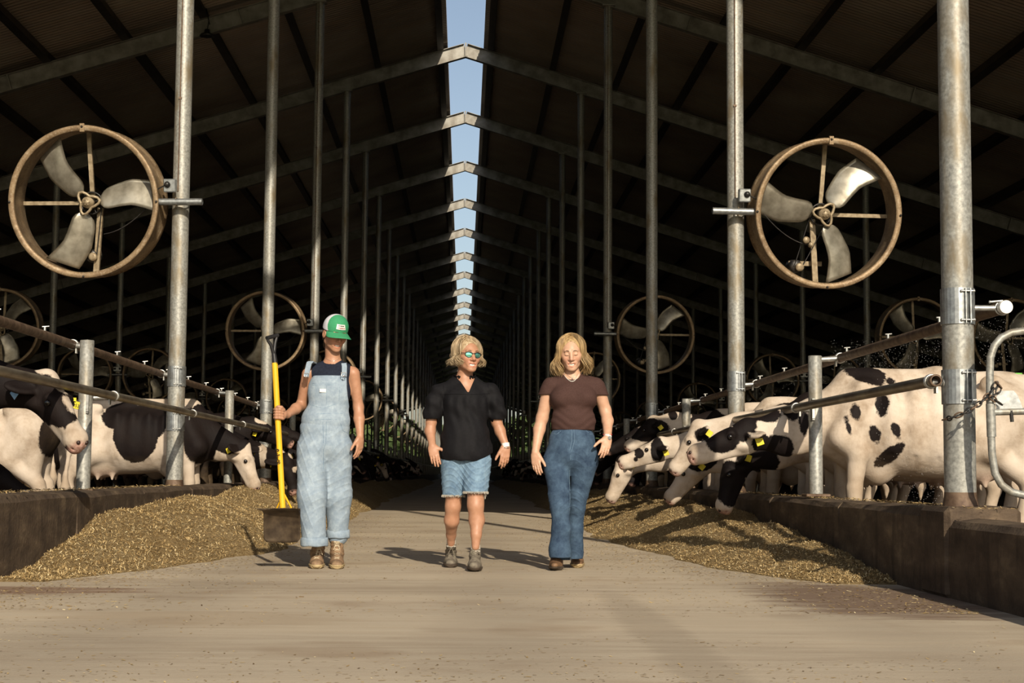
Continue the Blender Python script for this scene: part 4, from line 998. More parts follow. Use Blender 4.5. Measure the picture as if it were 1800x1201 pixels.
# ------------------------------------------------------------ people
YP = 11.55; K = YP/FPX
def J(px, py, dy=0.0): return np.array(P(px, py, YP+dy))
class Head:
    def __init__(s, c, yaw, pitch, roll=0, size=1.0):
        """yaw > 0 turns the face to the right of the picture, pitch > 0 looks down"""
        M3 = Matrix.Rotation(math.radians(yaw), 3, 'Z') @ Matrix.Rotation(math.radians(pitch), 3, 'X') @ Matrix.Rotation(math.radians(roll), 3, 'Y')
        s.x = np.array(M3 @ Vector((1, 0, 0))); s.y = np.array(M3 @ Vector((0, -1, 0))); s.z = np.array(M3 @ Vector((0, 0, 1)))
        s.c = np.array(c); s.k = size; s.R = np.stack([s.x, s.y, s.z], 1)
    def w(s, x, y, z): return s.c + (s.x*x+s.y*y+s.z*z)*s.k
    def loc(s, V): q = (np.asarray(V)-s.c)/s.k; return q @ s.R
    def build(s, S, neck, nr=.054, smile=1.0):
        w = s.w; k = s.k; E = lambda p, r, kk=.015, sub=False: S.ell(w(*p), [a*k for a in r], s.R, kk, sub)
        C = lambda a, b, r1, r2, kk=.012: S.cone(w(*a), w(*b), r1*k, r2*k, kk)
        S.cone(w(0, -.03, -.05), neck, nr*.95, nr, .03)
        E((0, -.018, .035), (.074, .093, .080)); E((0, .022, -.018), (.063, .066, .084), .03)
        for q in (-1, 1):
            C((q*.045, .0, -.055), (q*.018, .06, -.088), .026, .02, .02); E((q*.037, .054, -.028), (.023, .022, .021), .02)
            C((q*.062, .03, -.005), (q*.045, .062, -.012), .014, .014, .02)
            C((q*.014, .078, .030), (q*.040, .070, .031), .008, .008, .012)
            E((q*.079, -.010, -.006), (.011, .022, .032), .008); E((q*.088, -.004, -.002), (.006, .012, .018), .006, True)
            E((q*.031, .096, .010), (.019, .014, .013), .012, True); E((q*.031, .073, .008), (.0155, .012, .0115), .005)
            C((q*.026, .077, -.048), (q*.033, .067, -.058), .006, .006, .010)
        E((0, .069, -.097), (.022, .019, .017), .018)
        C((0, .081, .018), (0, .101, -.024), .0085, .0125, .014)
        for q in (-1, 1): E((q*.0135, .089, -.029), (.0095, .010, .008), .006); E((q*.006, .103, -.037), (.0035, .005, .004), .003, True)
        E((0, .068, -.064), (.036, .020, .022), .014)
        dz = .006*smile
        S.chain([w(-.033, .066, -.052+dz), w(-.018, .081, -.056+dz*.3), w(0, .0875, -.056), w(.018, .081, -.056+dz*.3), w(.033, .066, -.052+dz)], [.003*k, .0038*k, .0042*k, .0038*k, .003*k], .004)
        S.chain([w(-.031, .067, -.056+dz), w(-.016, .080, -.074), w(0, .085, -.079), w(.016, .080, -.074), w(.031, .067, -.056+dz)], [.003*k, .0045*k, .0055*k, .0045*k, .003*k], .004)
        for q in (-1, 0, 1): S.ell(w(q*.013, .090-.004*abs(q), -.0655+.002*abs(q)), [.014*k, .014*k, .0068*k], s.R, .003, True)
    def red(s, V):
        q = s.loc(V); x, y, z = q[:, 0], q[:, 1], q[:, 2]; fr = (y > .06)
        zl = -.055+.9*x*x*3-(.0); up = np.exp(-((z-(-.0555+8*x*x))/.0036)**2)*(np.abs(x) < .031); lo = np.exp(-((z-(-.079+26*x*x))/.0045)**2)*(np.abs(x) < .027)
        ch = sum(np.exp(-((x-a)**2+(z+.028)**2)/.0005) for a in (-.038, .038)); no = np.exp(-(x**2+(z+.027)**2)/.0002)
        return np.clip((up+lo)*.55*fr + ch*.22*(y > .03) + no*.2*fr, 0, 1)
    def fy(s, S, x, y, z):
        p = s.w(x, y, z); f = S.front(p[0], p[2]); return np.array([p[0], f if f is not None and f < p[1]+.03 else p[1], p[2]])
    def details(s, S, root, off, closed=True, brow=(.20, .12, .06, 1), lash=True):
        o = Vector(off); kk = s.k
        m = MB(o)
        m.ball(s.w(0, .082, -.0655), .001, 4, 3)
        vs = []; n = 10
        for i in range(n+1):
            a = (i/n*2-1); x = a*.027; zt = -.0585+.006*a*a; zb = -.0725+.016*a*a
            yy = .0805-.012*a*a; vs += [s.w(x, yy, zt), s.w(x, yy, zb), s.w(x, yy-.01, zt), s.w(x, yy-.01, zb)]
        m.add(vs, [(i*4, i*4+4, i*4+5, i*4+1) for i in range(n)]+[(i*4+2, i*4+3, i*4+7, i*4+6) for i in range(n)], True); m.build('teeth', M['white'], root)
        for q in (-1, 1):
            m = MB(o); pts = [s.fy(S, q*(.014+.030*t), .085, .031+.006*math.sin(t*2.4)-.004*t)+np.array([0, -.0008, 0]) for t in np.linspace(0, 1, 6)]
            m.tube(pts, [.0022, .003, .003, .0026, .0018, .001], 6, flat=(1, 1)); m.build('eyebrow', M['hair_brown'], root)
            if lash:
                m = MB(o); pts = [s.fy(S, q*(.031+.0145*t), .085, .0035-.0035*(1-t*t))+np.array([0, -.0006, 0]) for t in np.linspace(-1, 1, 7)]
                m.tube(pts, [.0008, .0014, .0016, .0016, .0018, .0016, .0012], 6); m.build('eyelashes', M['hair_brown'], root)
def hand(S, w, d, p, th, curl=(.35, .4, .45, .5), k=1.0, thumb=(.5, .8, .25), spread=.04):
    """w wrist, d towards the fingers, p the way the palm faces, th the thumb side"""
    d = unit(d); p = unit(np.array(p)-np.dot(p, d)*d); th = unit(np.array(th)-np.dot(th, d)*d-np.dot(th, p)*p)
    w = np.array(w)
    S.cone(w, w+d*.03*k, .024*k, .028*k, .012, (p, .72))
    for o, l in ((.026, .080), (.008, .086), (-.010, .083), (-.026, .074)): S.cone(w+d*.018*k+th*o*.7*k, w+d*l*k+th*o*k, .017*k, .0115*k, .012, (p, .85))
    tips = []
    for i, (o, l0, ln) in enumerate(((.027, .080, .076), (.0095, .086, .085), (-.0095, .083, .079), (-.0265, .073, .063))):
        a = w+d*l0*k+th*o*k; c = curl[i]; dd = unit(d+th*spread*(o/.029)); r = (.0092, .0092, .0088, .0078)[i]*k; ang = c*.55
        for j, (f, c2) in enumerate(((.44, c), (.31, c*1.25), (.25, c*.8))):
            v = dd*math.cos(ang)+p*math.sin(ang); b = a+v*ln*f*k; S.cone(a, b, r, r*.92, .003); a = b; r *= .92; ang += c2
        tips.append(a)
    a = w+d*.022*k+th*.024*k; t = unit(th*thumb[0]+d*thumb[1]+p*thumb[2]); S.cone(a, a+t*.042*k, .0165*k, .0115*k, .010)
    b = a+t*.042*k; t2 = unit(t+d*.35+p*.15); c = b+t2*.034*k; S.cone(b, c, .0112*k, .010*k, .004); S.cone(c, c+unit(t2+d*.3)*.022*k, .010*k, .0078*k, .004)
    return tips
def skin_obj(S, root, off, mat, head, extra=None):
    V, Q = S.nets(); r = head.red(V)
    if extra is not None: r = np.maximum(r, extra(V))
    return link('body', np_mesh('body', V-np.array(off), Q, mat, True, dict(red=r)), root)
def fold(ph, amp): return amp*(1-np.abs(np.sin(ph)))**3*-1.0+amp*.2
def cloth_obj(name, S, root, off, mat, attrs=None):
    V, Q = S.nets(); return link(name, np_mesh(name, V-np.array(off), Q, mat, True, attrs(V) if attrs else None), root)
def ribbon(m, pts, wdir, wid, th=.0025):
    """a flat strap along pts; wdir the width direction at each point"""
    pts = [Vector(p) for p in pts]; vs = []
    for i, p in enumerate(pts):
        t = (pts[min(i+1, len(pts)-1)]-pts[max(i-1, 0)]).normalized(); w_ = Vector(wdir if not isinstance(wdir, list) else wdir[i]); w_ = (w_-w_.dot(t)*t).normalized(); n = t.cross(w_)
        for a, b in ((-1, -1), (1, -1), (1, 1), (-1, 1)): vs.append(p+w_*a*wid/2+n*b*th)
    N = len(pts); m.add(vs, [(i*4+j, i*4+(j+1) % 4, i*4+4+(j+1) % 4, i*4+4+j) for i in range(N-1) for j in range(4)]+[(0, 1, 2, 3), tuple(N*4-4+j for j in (3, 2, 1, 0))])
def shoe(root, off, top, heel, toe, mats, w=.046, shaft_r=.043, lift=0.0, names=('boot', 'sole'), lace=True, pointed=False, sock=None):
    """top of the shaft, heel and toe on the ground (world points)"""
    top, heel, toe = [np.array(a, float) for a in (top, heel, toe)]; d = unit((toe-heel)*[1, 1, 0]); heel = toe-d*.275; top = np.array([top[0], .5*top[1]+.5*(heel+d*.05)[1], top[2]]); L = .275; s_ = np.array([-d[1], d[0], 0])
    up = np.array([0, 0, 1.0]); lo = np.minimum(np.minimum(top, heel), toe)-.09; hi = np.maximum(np.maximum(top, heel), toe)+.09; lo[2] = -.02
    S = SDF(lo, hi, .0045)
    an = heel+d*.045+up*.10
    S.cone(top, an, shaft_r, shaft_r*.98, .02); S.cone(an, heel+d*.04+up*.045, shaft_r, w*.82, .02)
    S.cone(heel+d*.04+up*.04, heel+d*L*.55+up*.04, w*.80, w*.92, .02)
    tr = w*(.55 if pointed else .82); S.cone(heel+d*L*.5+up*.038, heel+d*(L-tr*.9)+up*(.030+lift), w*.95, tr*.95, .02, (up, .75)); S.cone(an+d*.02, heel+d*L*.62+up*.06, shaft_r*.8, .026, .03)
    F0 = S.F.copy()
    S.add(lambda x, y, z: .0018*np.sin(z*230+x*20)*np.clip((z-.05)*20, 0, 1)); S.cut(lambda x, y, z: .018-z+0*x+0*y); S.cut(lambda x, y, z: z-top[2]+0*x+0*y)
    front_y = lambda x, z: S.front(x, z)
    b = cloth_obj(names[0], S, root, off, mats[0])
    T = SDF(lo, hi, .0045); T.F = F0-.007; T.add(lambda x, y, z: .002*np.sign(np.sin((x*d[0]+y*d[1])*300))*(z < .02)); T.cut(lambda x, y, z: z-(.030+lift*1.0*0)+0*x+0*y); T.cut(lambda x, y, z: -z+.001+0*x+0*y)
    cloth_obj(names[1], T, b, off, mats[1])
    if lace:
        m = MB(off); n = 5
        for i in range(n):
            t = i/(n-1); c = (heel+d*L*.70+up*.075)*(1-t)+(top+d*shaft_r*.8-up*.02)*t
            for q in (-1, 1):
                pts = []
                for a in (-1, -.4, .4, 1):
                    pt = c+s_*a*.018+up*q*a*.006; f = front_y(pt[0], pt[2]); pts.append((pt[0], (f if f is not None and abs(f-pt[1]) < .05 else pt[1])-.003, pt[2]))
                m.tube(pts, .0026, 5)
        c = top+d*shaft_r*.9-up*.025
        for q in (-1, 1): m.tube([c, c+s_*q*.02+up*.008-up*.0+d*.01, c+s_*q*.028-up*.014+d*.008, c+s_*q*.006-up*.004+d*.006], .0026, 5); m.tube([c, c+s_*q*.015-up*.03+d*.01, c+s_*q*.022-up*.05+d*.014], .0024, 5)
        m.build('laces', mats[2], b)
    if sock: 
        m = MB(off); m.tube([top-up*.02, top+up*.028], [shaft_r*.97, shaft_r*.93], 16); m.build('sock', sock, root)
    return b
def ground(px, py): g = G(px, py); return np.array([g.x, g.y, 0.0])
def hair_strands(m, H, paths, r=.0016):
    for pts in paths: m.tube(pts, [r*(1-.75*(i/(len(pts)-1))**2) for i in range(len(pts))], 3, caps=False, flat=(1.5, .8))
# ===== the woman in overalls
O1 = ground(571, 1000); 
t1 = thing('person', 'woman in pale denim overalls and green cap, walking and holding a yellow shovel', 'person', O1)
H1 = Head(J(589, 588, -.03), 27, 19, 3, 1.0)
S = SDF(J(476, 1003, 0)*[1, 0, 0]+[0, YP-.36, .0], J(648, 553, 0)*[1, 0, 1]+[0, YP+.26, 0], .0045)
nb = J(585, 640, .03)
H1.build(S, nb, .055)
def torso1(F, e, kk=.04):
    F.cone(nb+[0, 0, -.01], J(548, 654, .02), .046+e, .038+e, kk); F.cone(nb+[0, 0, -.01], J(618, 654, .02), .046+e, .038+e, kk)
    F.ell(J(582, 688, .02), (.132+e, .092+e, .15+e), k=.05); F.ell(J(577, 745, .02), (.135+e, .10+e, .14+e), k=.05)
torso1(S, 0)
sl, sr = J(541, 658, .02), J(622, 658, .02); el, wl_ = J(530, 712, .11), J(505, 729, -.10)
S.cone(sl, el, .043, .036, .03); S.chain([el, el*.6+wl_*.4, wl_], [.038, .037, .0255], .02)
er, wr = J(630, 716, .06), J(633, 768, -.02)
S.cone(sr, er, .043, .036, .03); S.chain([er, er*.6+wr*.4, wr], [.037, .037, .0245], .02)
hand(S, wr, J(631, 812, -.05)-wr, (-.5, .35, 0), (-.5, -1, 0), (.28, .34, .4, .46), .98)
# legs inside the overalls
for a, b, c in ((J(552, 790, .0), J(553, 872, -.06), J(556, 938, -.02)), (J(592, 790, .03), J(590, 872, .08), J(592, 935, .12))): S.chain([a, b, c], [.08, .055, .04], .03)
S.cone(J(552, 790, 0), J(592, 790, .03), .09, .09, .03)
# the hand closed round the shaft
gx = J(490, 728, -.16); sd = unit(J(481, 640, -.16)-J(497, 893, -.16)); 
S.cone(wl_, gx+np.array([.034, .025, 0]), .025, .026, .012); S.ell(gx+np.array([.027, .012, -.004]), (.024, .026, .040), k=.012)
for i in range(4):
    z = .030-.0195*i; a = gx+np.array([.030, -.018, z-.004]); pts = [a, gx+np.array([.010, -.033, z]), gx+np.array([-.016, -.029, z]), gx+np.array([-.028, -.010, z+.002]), gx+np.array([-.021, .012, z+.002])]
    S.chain(pts, [.0102, .0102, .0098, .0092, .008], .003)
S.chain([gx+np.array([.034, -.005, .028]), gx+np.array([.022, -.030, .046]), gx+np.array([.000, -.034, .050]), gx+np.array([-.014, -.028, .046])], [.014, .0115, .0105, .009], .004)
SK1 = S; o = skin_obj(S, t1, O1, M['skin_tan'], H1)
H1.details(S, t1, O1)
# tank top
T = SDF(J(530, 775, 0)*[1, 0, 1]+[0, YP-.2, 0], J(645, 615, 0)*[1, 0, 1]+[0, YP+.24, 0], .0045)
torso1(T, .009)
xc = J(581, 640)[0]; zn = J(583, 640)[2]
xl0, xr0, za_ = J(548, 640)[0], J(616, 640)[0], J(580, 678)[2]
T.cut(lambda x, y, z: np.where(z > za_, np.maximum(xl0-x, x-xr0), -1.0)*1.0+0*y)
T.cut(lambda x, y, z: (z-(zn+((x-xc)/.080)**4*.10+np.clip(y-YP, 0, .1)*.5))*.6)
TK = T; tk = cloth_obj('tank_top', T, t1, O1, M['navy'])
# overalls
B = SDF(J(505, 968, 0)*[1, 0, 1]+[0, YP-.30, 0], J(640, 652, 0)*[1, 0, 1]+[0, YP+.34, 0], .0045)
B.ell(J(571, 752, .02), (.178, .128, .10), k=.05); B.ell(J(571, 782, .02), (.192, .135, .12), k=.06)
B.chain([J(549, 795, .0), J(548, 872, -.05), J(552, 950, -.04)], [.112, .098, .088], .04); B.chain([J(594, 795, .03), J(594, 872, .08), J(594, 942, .13)], [.104, .094, .074], .04)
zb = J(571, 738)[2]
B.cut(lambda x, y, z: z-zb-.004+0*x+0*y)
B2 = SDF(B.lo, [B.lo[i]+B.h*(B.F.shape[i]-1) for i in range(3)], B.h)
B2.ell(J(581, 690, .02), (.165, .118, .19), k=.05); B2.ell(J(573, 740, .02), (.178, .130, .15), k=.05)
zt, z0 = J(573, 661)[2], J(573, 742)[2]; xa0, xa1 = J(539, 661)[0], J(524, 740)[0]; xb0, xb1 = J(610, 661)[0], J(618, 740)[0]
def bibcut(x, y, z):
    u = np.clip((zt-z)/(zt-z0), 0, 1)**1.6; l = xa0+(xa1-xa0)*u; r_ = xb0+(xb1-xb0)*u
    return np.maximum(np.maximum(z-zt, np.maximum(l-x, x-r_)), y-(YP+.0))+0*y
B2.cut(bibcut); B.F = np.minimum(B.F, B2.F)
B.add(lambda x, y, z: fold(z*21+4*np.sin(x*11)+x*18+y*8, .0035)*np.clip((z0+.02-z)*6, 0.1, 1)+fold(z*47-x*33+y*15+2*np.sin(z*11), .0028)*np.clip((z0+.02-z)*6, 0.3, 1)+.002*np.sin(x*38+2*np.sin(z*9))*np.clip((z0-z)*3, 0, 1))
B.cut(lambda x, y, z: (J(552, 958)[2]+.012*(x > J(573, 900)[0])*0-z)+0*x+0*y)
OV = B
stx = [J(573, 700)[0]]
ov = cloth_obj('overalls', B, t1, O1, M['denim_pale'])
fy = lambda Fd, px, py, o=.0: (lambda p: np.array([p[0], (Fd.front(p[0], p[2]) if Fd.front(p[0], p[2]) is not None else YP-.1)-o, p[2]]))(J(px, py))
def stitch(name, Fd, path, mat, parent, off, r=.0013, o=.0004, n=8):
    m = MB(off)
    for seg_ in path:
        pts = []
        for (a, b) in zip(seg_[:-1], seg_[1:]):
            for i in range(n):
                q = i/n; pp = J(a[0]+(b[0]-a[0])*q, a[1]+(b[1]-a[1])*q)
                if Fd.front(pp[0], pp[2]) is not None: pts.append(fy(Fd, a[0]+(b[0]-a[0])*q, a[1]+(b[1]-a[1])*q, o))
        runs = [[]]
        for pt_ in pts:
            if runs[-1] and abs(pt_[1]-runs[-1][-1][1]) > .03: runs.append([])
            runs[-1].append(pt_)
        for rn in runs:
            if len(rn) > 1: m.tube(rn, r*.75, 5)
    return m.build(name, mat, parent)
stitch('bib_hem', OV, [[(541, 663), (609, 663)], [(541, 666), (609, 666)]], M['denim_mid'], ov, O1, .0011)
stitch('pocket_stitching', OV, [[(544, 675), (600, 675)], [(544, 678), (600, 678)], [(545, 676), (546, 712), (570, 719), (597, 710), (599, 676)], [(557, 678), (557, 716)], [(576, 678), (576, 717)]], M['denim_mid'], ov, O1, .0013)
stitch('waistband_stitching', OV, [[(527, 730), (614, 727)], [(525, 740), (616, 737)]], M['denim_mid'], ov, O1, .0016)
stitch('side_pocket_stitching', OV, [[(524, 765), (533, 760), (538, 745)], [(600, 745), (604, 758), (616, 764)], [(570, 742), (571, 785)], [(576, 742), (575, 782), (571, 790)]], M['denim_mid'], ov, O1, .0016)
stitch('inseam', OV, [[(571, 790), (570, 830)]], M['denim_mid'], ov, O1, .0018)
m = MB(O1); a = fy(OV, 569.5, 688, .003); m.box(a, (.046, .003, .024), bev=.001); pt = m.build('bib_patch', M['white'], ov)
for (x0, y0), (x1, y1), (x2, y2) in (((541, 661), (546, 640), (551, 636)), ((606, 660), (606, 645), (604, 636))):
    m = MB(O1); pts = [fy(OV, x0, y0+3, .006), fy(TK, x1*.4+x0*.6, y1*.4+y0*.6, .008), fy(TK, x1, y1, .008), fy(TK, x1*.4+x2*.6, y1*.4+y2*.6, .008), J(x2+1, y2+3, .0), J(x2+1, y2+2, .05), J(x2+1, y2+10, .10)]
    ribbon(m, pts, (1, 0, 0), .036, .003); st = m.build('shoulder_strap', M['denim_pale'], ov)
    m = MB(O1); a = fy(OV, x0, y0, .012); m.tube([a+[-.016, 0, .012], a+[-.016, 0, -.008], a+[0, -.002, -.018], a+[.016, 0, -.008], a+[.016, 0, .012]], .0022, 6); m.tube([a+[-.019, 0, .012], a+[.019, 0, .012]], .0028, 6); m.ball(a+[0, -.002, -.01], .008, 10, 6, (1, .5, 1)); m.build('buckle', M['silver'], ov)
for (px, py, dy, r_) in ((552.5, 952, -.04, .092), (594, 938, .13, .079)):
    m = MB(O1); c = J(px, py, dy); m.lathe([(r_-.012, .022), (r_, .028), (r_+.006, .02), (r_+.007, -.025), (r_+.002, -.034), (r_-.012, -.03), (r_-.014, .0)], 36, 'Z', Vector(c)-Vector((0, 0, 0)), closed=True)
    m.v = [(v[0]-0, v[1], v[2]+.003*math.sin(i*.9)) for i, v in enumerate(m.v)]; m.build('rolled_cuff', M['denim_pale'], ov)
hb1, hb2 = ground(560, 991), ground(592, 990)
shoe(t1, O1, J(560, 957, -.02), ground(561, 986), ground(556, 1000.5), (M['boot'], M['boot_sole'], M['lace']), .05, .046, sock=None)
shoe(t1, O1, J(592, 948, .10), ground(592, 985), ground(592, 1001), (M['boot'], M['boot_sole'], M['lace']), .05, .046, sock=M['sock_dark'])
# cap
C1 = SDF(H1.c-.19, H1.c+.19, .004)
C1.ell(H1.w(0, -.015, .048), (.085, .103, .083), H1.R, .01)
C1.cone(H1.w(0, -.01, .02), H1.w(0, -.01, .06), .087, .086, .02)
pn = lambda a, b, c, d_: (lambda x, y, z: (x-d_[0])*a[0]+(y-d_[1])*a[1]+(z-d_[2])*a[2])
C1.cut(lambda x, y, z: -((x-H1.w(0, 0, .028)[0])*H1.z[0]+(y-H1.w(0, 0, .028)[1])*H1.z[1]+(z-H1.w(0, 0, .028)[2])*H1.z[2]))
V, Q = C1.nets(); q = H1.loc(V); fr = q[:, 1] > (-.005+.35*np.abs(q[:, 2]-.05)*0)
cen = q[Q].mean(1); frontf = cen[:, 1] > .020-.35*(cen[:, 2]-.09)
cap = link('cap', np_mesh('cap', V-O1, Q[frontf], M['green'], True), t1); cap['label'] = 'green front of the cap with a white badge'
link('cap_mesh', np_mesh('cap_mesh', V-O1, Q[~frontf], M['mesh'], True), cap)
# brim
vs = []; nx, ny = 17, 6
for i in range(nx):
    a = (i/(nx-1)*2-1)*1.22
    for j in range(ny):
        r_ = j/(ny-1); R0 = np.array([math.sin(a)*.085, math.cos(a)*.098-.01]); ex = .078*math.cos(a*.92)**.8 if abs(a) < 1.2 else 0.012
        p = R0+np.array([math.sin(a)*.35, 1.0])*ex*r_; z = .034-.018*r_*math.cos(a*.6)-.030*(math.sin(a)**2)*(.35+.65*r_); vs.append(H1.w(p[0], p[1], z))
n = len(vs); vs += [v-H1.z*.004 for v in vs]; fs = []
for i in range(nx-1):
    for j in range(ny-1): q_ = i*ny+j; fs.append((q_, q_+ny, q_+ny+1, q_+1)); fs.append((n+q_, n+q_+1, n+q_+ny+1, n+q_+ny))
for i in range(nx-1): fs.append((i*ny+ny-1, (i+1)*ny+ny-1, n+(i+1)*ny+ny-1, n+i*ny+ny-1)); 
m = MB(O1); m.add(vs, fs, True); m.build('cap_brim', M['green'], cap)
m = MB(O1); m.ball(H1.w(0, -.012, .130), .007, 8, 5, (1, 1, .6)); m.build('cap_button', M['green'], cap)
vs = []
for i in range(9):
    a = (i/8*2-1)*.42
    for zz in (.058, .092):
        s_ = 1-(max(0, zz-.048)/.083)**2; rr_ = math.sqrt(max(.2, s_)); vs.append(H1.w(math.sin(a)*.0885*rr_, math.cos(a)*.1065*rr_-.013+.001, zz))
m = MB(O1); m.add(vs, [(2*i, 2*i+2, 2*i+3, 2*i+1) for i in range(8)]); bd = m.build('cap_badge', M['white'], cap)
for line, zz, sz, mt in (('SCHREINER', .083, .0105, 'ink'), ('COMMERCE', .068, .0125, 'red')):
    tm = text_mesh(line, sz, M[mt], bold=.0002); co = np.array([v.co[:] for v in tm.vertices])
    new = []
    for cxx, cyy, _ in co:
        a = cxx/.098; z_ = zz+cyy; s_ = math.sqrt(max(.2, 1-(max(0, z_-.048)/.083)**2)); new.append(H1.w(math.sin(a)*.0885*s_, math.cos(a)*.1065*s_-.013+.0022, z_)-O1)
    tm.vertices.foreach_set('co', np.array(new, np.float32).ravel()); link('badge_lettering', tm, bd)
m = MB(O1); r_ = random.Random(2)
for i in range(90):
    a = math.pi+r_.uniform(-1.25, 1.25); p0 = H1.w(math.sin(a)*.076, math.cos(a)*.09-.015, .03); p1 = H1.w(math.sin(a)*.074, math.cos(a)*.086-.02, -.02+r_.uniform(-.01, .01)); p2 = H1.w(math.sin(a)*.035, -.11+r_.uniform(-.01, .01), -.055+r_.uniform(-.02, .01)); p3 = H1.w(r_.uniform(-.02, .02), -.125, -.11+r_.uniform(-.03, .01)); m.tube([p0, p1, p2, p3], [.006, .006, .005, .002], 4, caps=False)
m.build('hair', M['hair_brown'], t1)
m = MB(O1); m.tube([fy(SK1, 574+i*2.2, 631+4.5*math.sin(i/10*math.pi), .001) for i in range(11)], .0012, 5); m.build('necklace', M['silver'], t1)
# ===== shovel
SO = J(497, 953, -.16); ts = thing('shovel', 'yellow handled scoop shovel with a black grip, held upright by the woman in overalls', 'shovel', SO)
top, bot = J(483, 638, -.16), J(497, 893, -.16)
m = MB(SO); m.tube([top, bot], .0205, 18); sh = m.build('shaft', M['yellow'], ts)
sdir = Vector(bot-top).normalized(); tm = text_mesh('wIsDe', .044, M['ink'], bold=.001)
ce = J(491, 802, -.16); Rt = Matrix((sdir, Vector((0, -1, 0)).cross(sdir), Vector((0, -1, 0)))).transposed()
new = []
for v in tm.vertices:
    q = v.co; a = q.y/.0205; p = Vector(ce)-Vector(SO)+sdir*q.x+ (Rt @ Vector((0, 1, 0)))*math.sin(a)*.0212+Vector((0, -1, 0))*math.cos(a)*.0212; new.append(p[:])
tm.vertices.foreach_set('co', np.array(new, np.float32).ravel()); link('shaft_lettering', tm, sh)
m = MB(SO); g0, g1 = J(471, 594, -.19), J(486, 590, -.13); s0 = J(483.5, 640, -.16); m.tube([s0, J(481.5, 622, -.16)], [.020, .016], 14)
for g in (g0, g1): m.tube([J(481.5, 624, -.16), J(481, 618, -.16)*.5+g*.5-np.array([0, 0, .0]), g-np.array([0, 0, .02]), g], [.013, .012, .011, .012], 10)
m.tube([g0+(g0-g1)*.15, g1+(g1-g0)*.15], .0145, 12); m.build('grip', M['black_plastic'], ts)
m = MB(SO); m.tube([J(499, 868, -.155), J(512, 893, -.13)], .007, 8); m.tube([J(494, 878, -.15), J(487, 893, -.12)], .006, 8); m.build('brace', M['yellow'], ts)
vs = []; nx, ny = 15, 14; wT = .135
def corner(u, v):                                   # the rounded outline of the scoop
    return u, v
for j in range(ny+1):
    v = j/ny
    for i in range(nx+1):
        u = 2*i/nx-1; hw = 1.0
        if v > .8: hw = math.sqrt(max(0, 1-((v-.8)/.2)**2))*.16+.84
        x = 495.5+u*hw*32.5; yv = 894+59*v+1.5*v*(1-u*u)
        dy = -.16-.05*u*u*(1-.3*v)+.05*v-.12*math.exp(-v*9)
        if v < .12 and u < 0: x -= (1-v/.12)**2*16*(-u)
        p = J(x, yv, dy); vs.append(p)
n = len(vs); vs += [p+np.array([0, .003, 0]) for p in vs]; fs = []
for j in range(ny):
    for i in range(nx): q_ = j*(nx+1)+i; fs.append((q_, q_+nx+1, q_+nx+2, q_+1)); fs.append((n+q_, n+q_+1, n+q_+nx+2, n+q_+nx+1))
rim = [i for i in range(nx+1)]+[j*(nx+1)+nx for j in range(1, ny+1)]+[ny*(nx+1)+i for i in range(nx-1, -1, -1)]+[j*(nx+1) for j in range(ny-1, 0, -1)]
for a, b in zip(rim, rim[1:]+rim[:1]): fs.append((a, b, b+n, a+n))
m = MB(SO); m.add(vs, fs, True); m.build('scoop', M['scoop'], ts)
# ===== the middle woman
O2 = ground(814, 1002); t2 = thing('person', 'laughing woman in black blouse, denim shorts and mirrored sunglasses, walking in the middle', 'person', O2)
H2 = Head(J(823, 626, -.02), 24, 2, 2, 1.03)
S = SDF(J(742, 1000, 0)*[1, 0, 0]+[0, YP-.32, .0], J(905, 595, 0)*[1, 0, 1]+[0, YP+.24, 0], .0045)
nb = J(816, 672, .03); H2.build(S, nb, .056, 1.4)
S.cone(nb, J(782, 688, .02), .05, .040, .04); S.cone(nb, J(853, 688, .02), .05, .040, .04)
S.ell(J(817, 715, .0), (.14, .095, .15), k=.05); S.ell(J(818, 780, .0), (.15, .10, .12), k=.05)
S.chain([J(772, 686, .03), J(758, 742, .05), J(756, 758, .04), J(760, 784, -.04)], [.045, .037, .037, .025], .02)
S.chain([J(864, 686, .03), J(873, 742, .05), J(879, 758, .04), J(889, 784, .0)], [.045, .037, .037, .025], .02)
hand(S, J(760, 784, -.04), J(766, 813, -.11)-J(760, 784, -.04), (0, 1, .2), (1, -.1, 0), (.2, .2, .25, .3), .98, (.85, .6, .1))
hand(S, J(889, 784, .0), J(886, 823, -.03)-J(889, 784, 0), (-.3, 1, 0), (-1, -.3, 0), (.3, .3, .35, .4), .98, (.5, .85, .1))
S.cone(J(802, 815, 0), J(834, 815, 0), .085, .085, .03)
S.chain([J(797, 820, .0), J(797, 885, .04), J(796, 892, .04), J(794, 915, .07), J(793, 940, .18), J(793, 956, .215)], [.075, .054, .053, .052, .034, .027], .02)
S.chain([J(836, 820, .0), J(836, 882, -.10), J(836, 890, -.11), J(838, 915, -.10), J(837, 940, -.14), J(836, 962, -.15)], [.078, .056, .055, .054, .036, .027], .02)
SK2 = S; skin_obj(S, t2, O2, M['skin_tan'], H2); H2.details(S, t2, O2, lash=False)
T = SDF(J(740, 818, 0)*[1, 0, 1]+[0, YP-.24, 0], J(900, 648, 0)*[1, 0, 1]+[0, YP+.26, 0], .0045)
T.ell(J(818, 714, .0), (.166, .122, .18), k=.05); T.ell(J(818, 775, .0), (.182, .15, .22), k=.06); T.ell(J(820, 800, .0), (.185, .15, .12), k=.06)
T.cone(J(812, 670, .03), J(782, 687, .02), .058, .050, .04); T.cone(J(824, 670, .03), J(853, 687, .02), .058, .050, .04)
T.chain([J(772, 688, .03), J(765, 708, .03), J(760, 728, .04), J(759, 738, .04)], [.060, .064, .063, .050], .03)
T.chain([J(864, 688, .03), J(869, 708, .03), J(874, 726, .04), J(876, 736, .04)], [.060, .063, .061, .048], .03)
xh, zh = J(818, 735)[0], J(818, 738)[2]
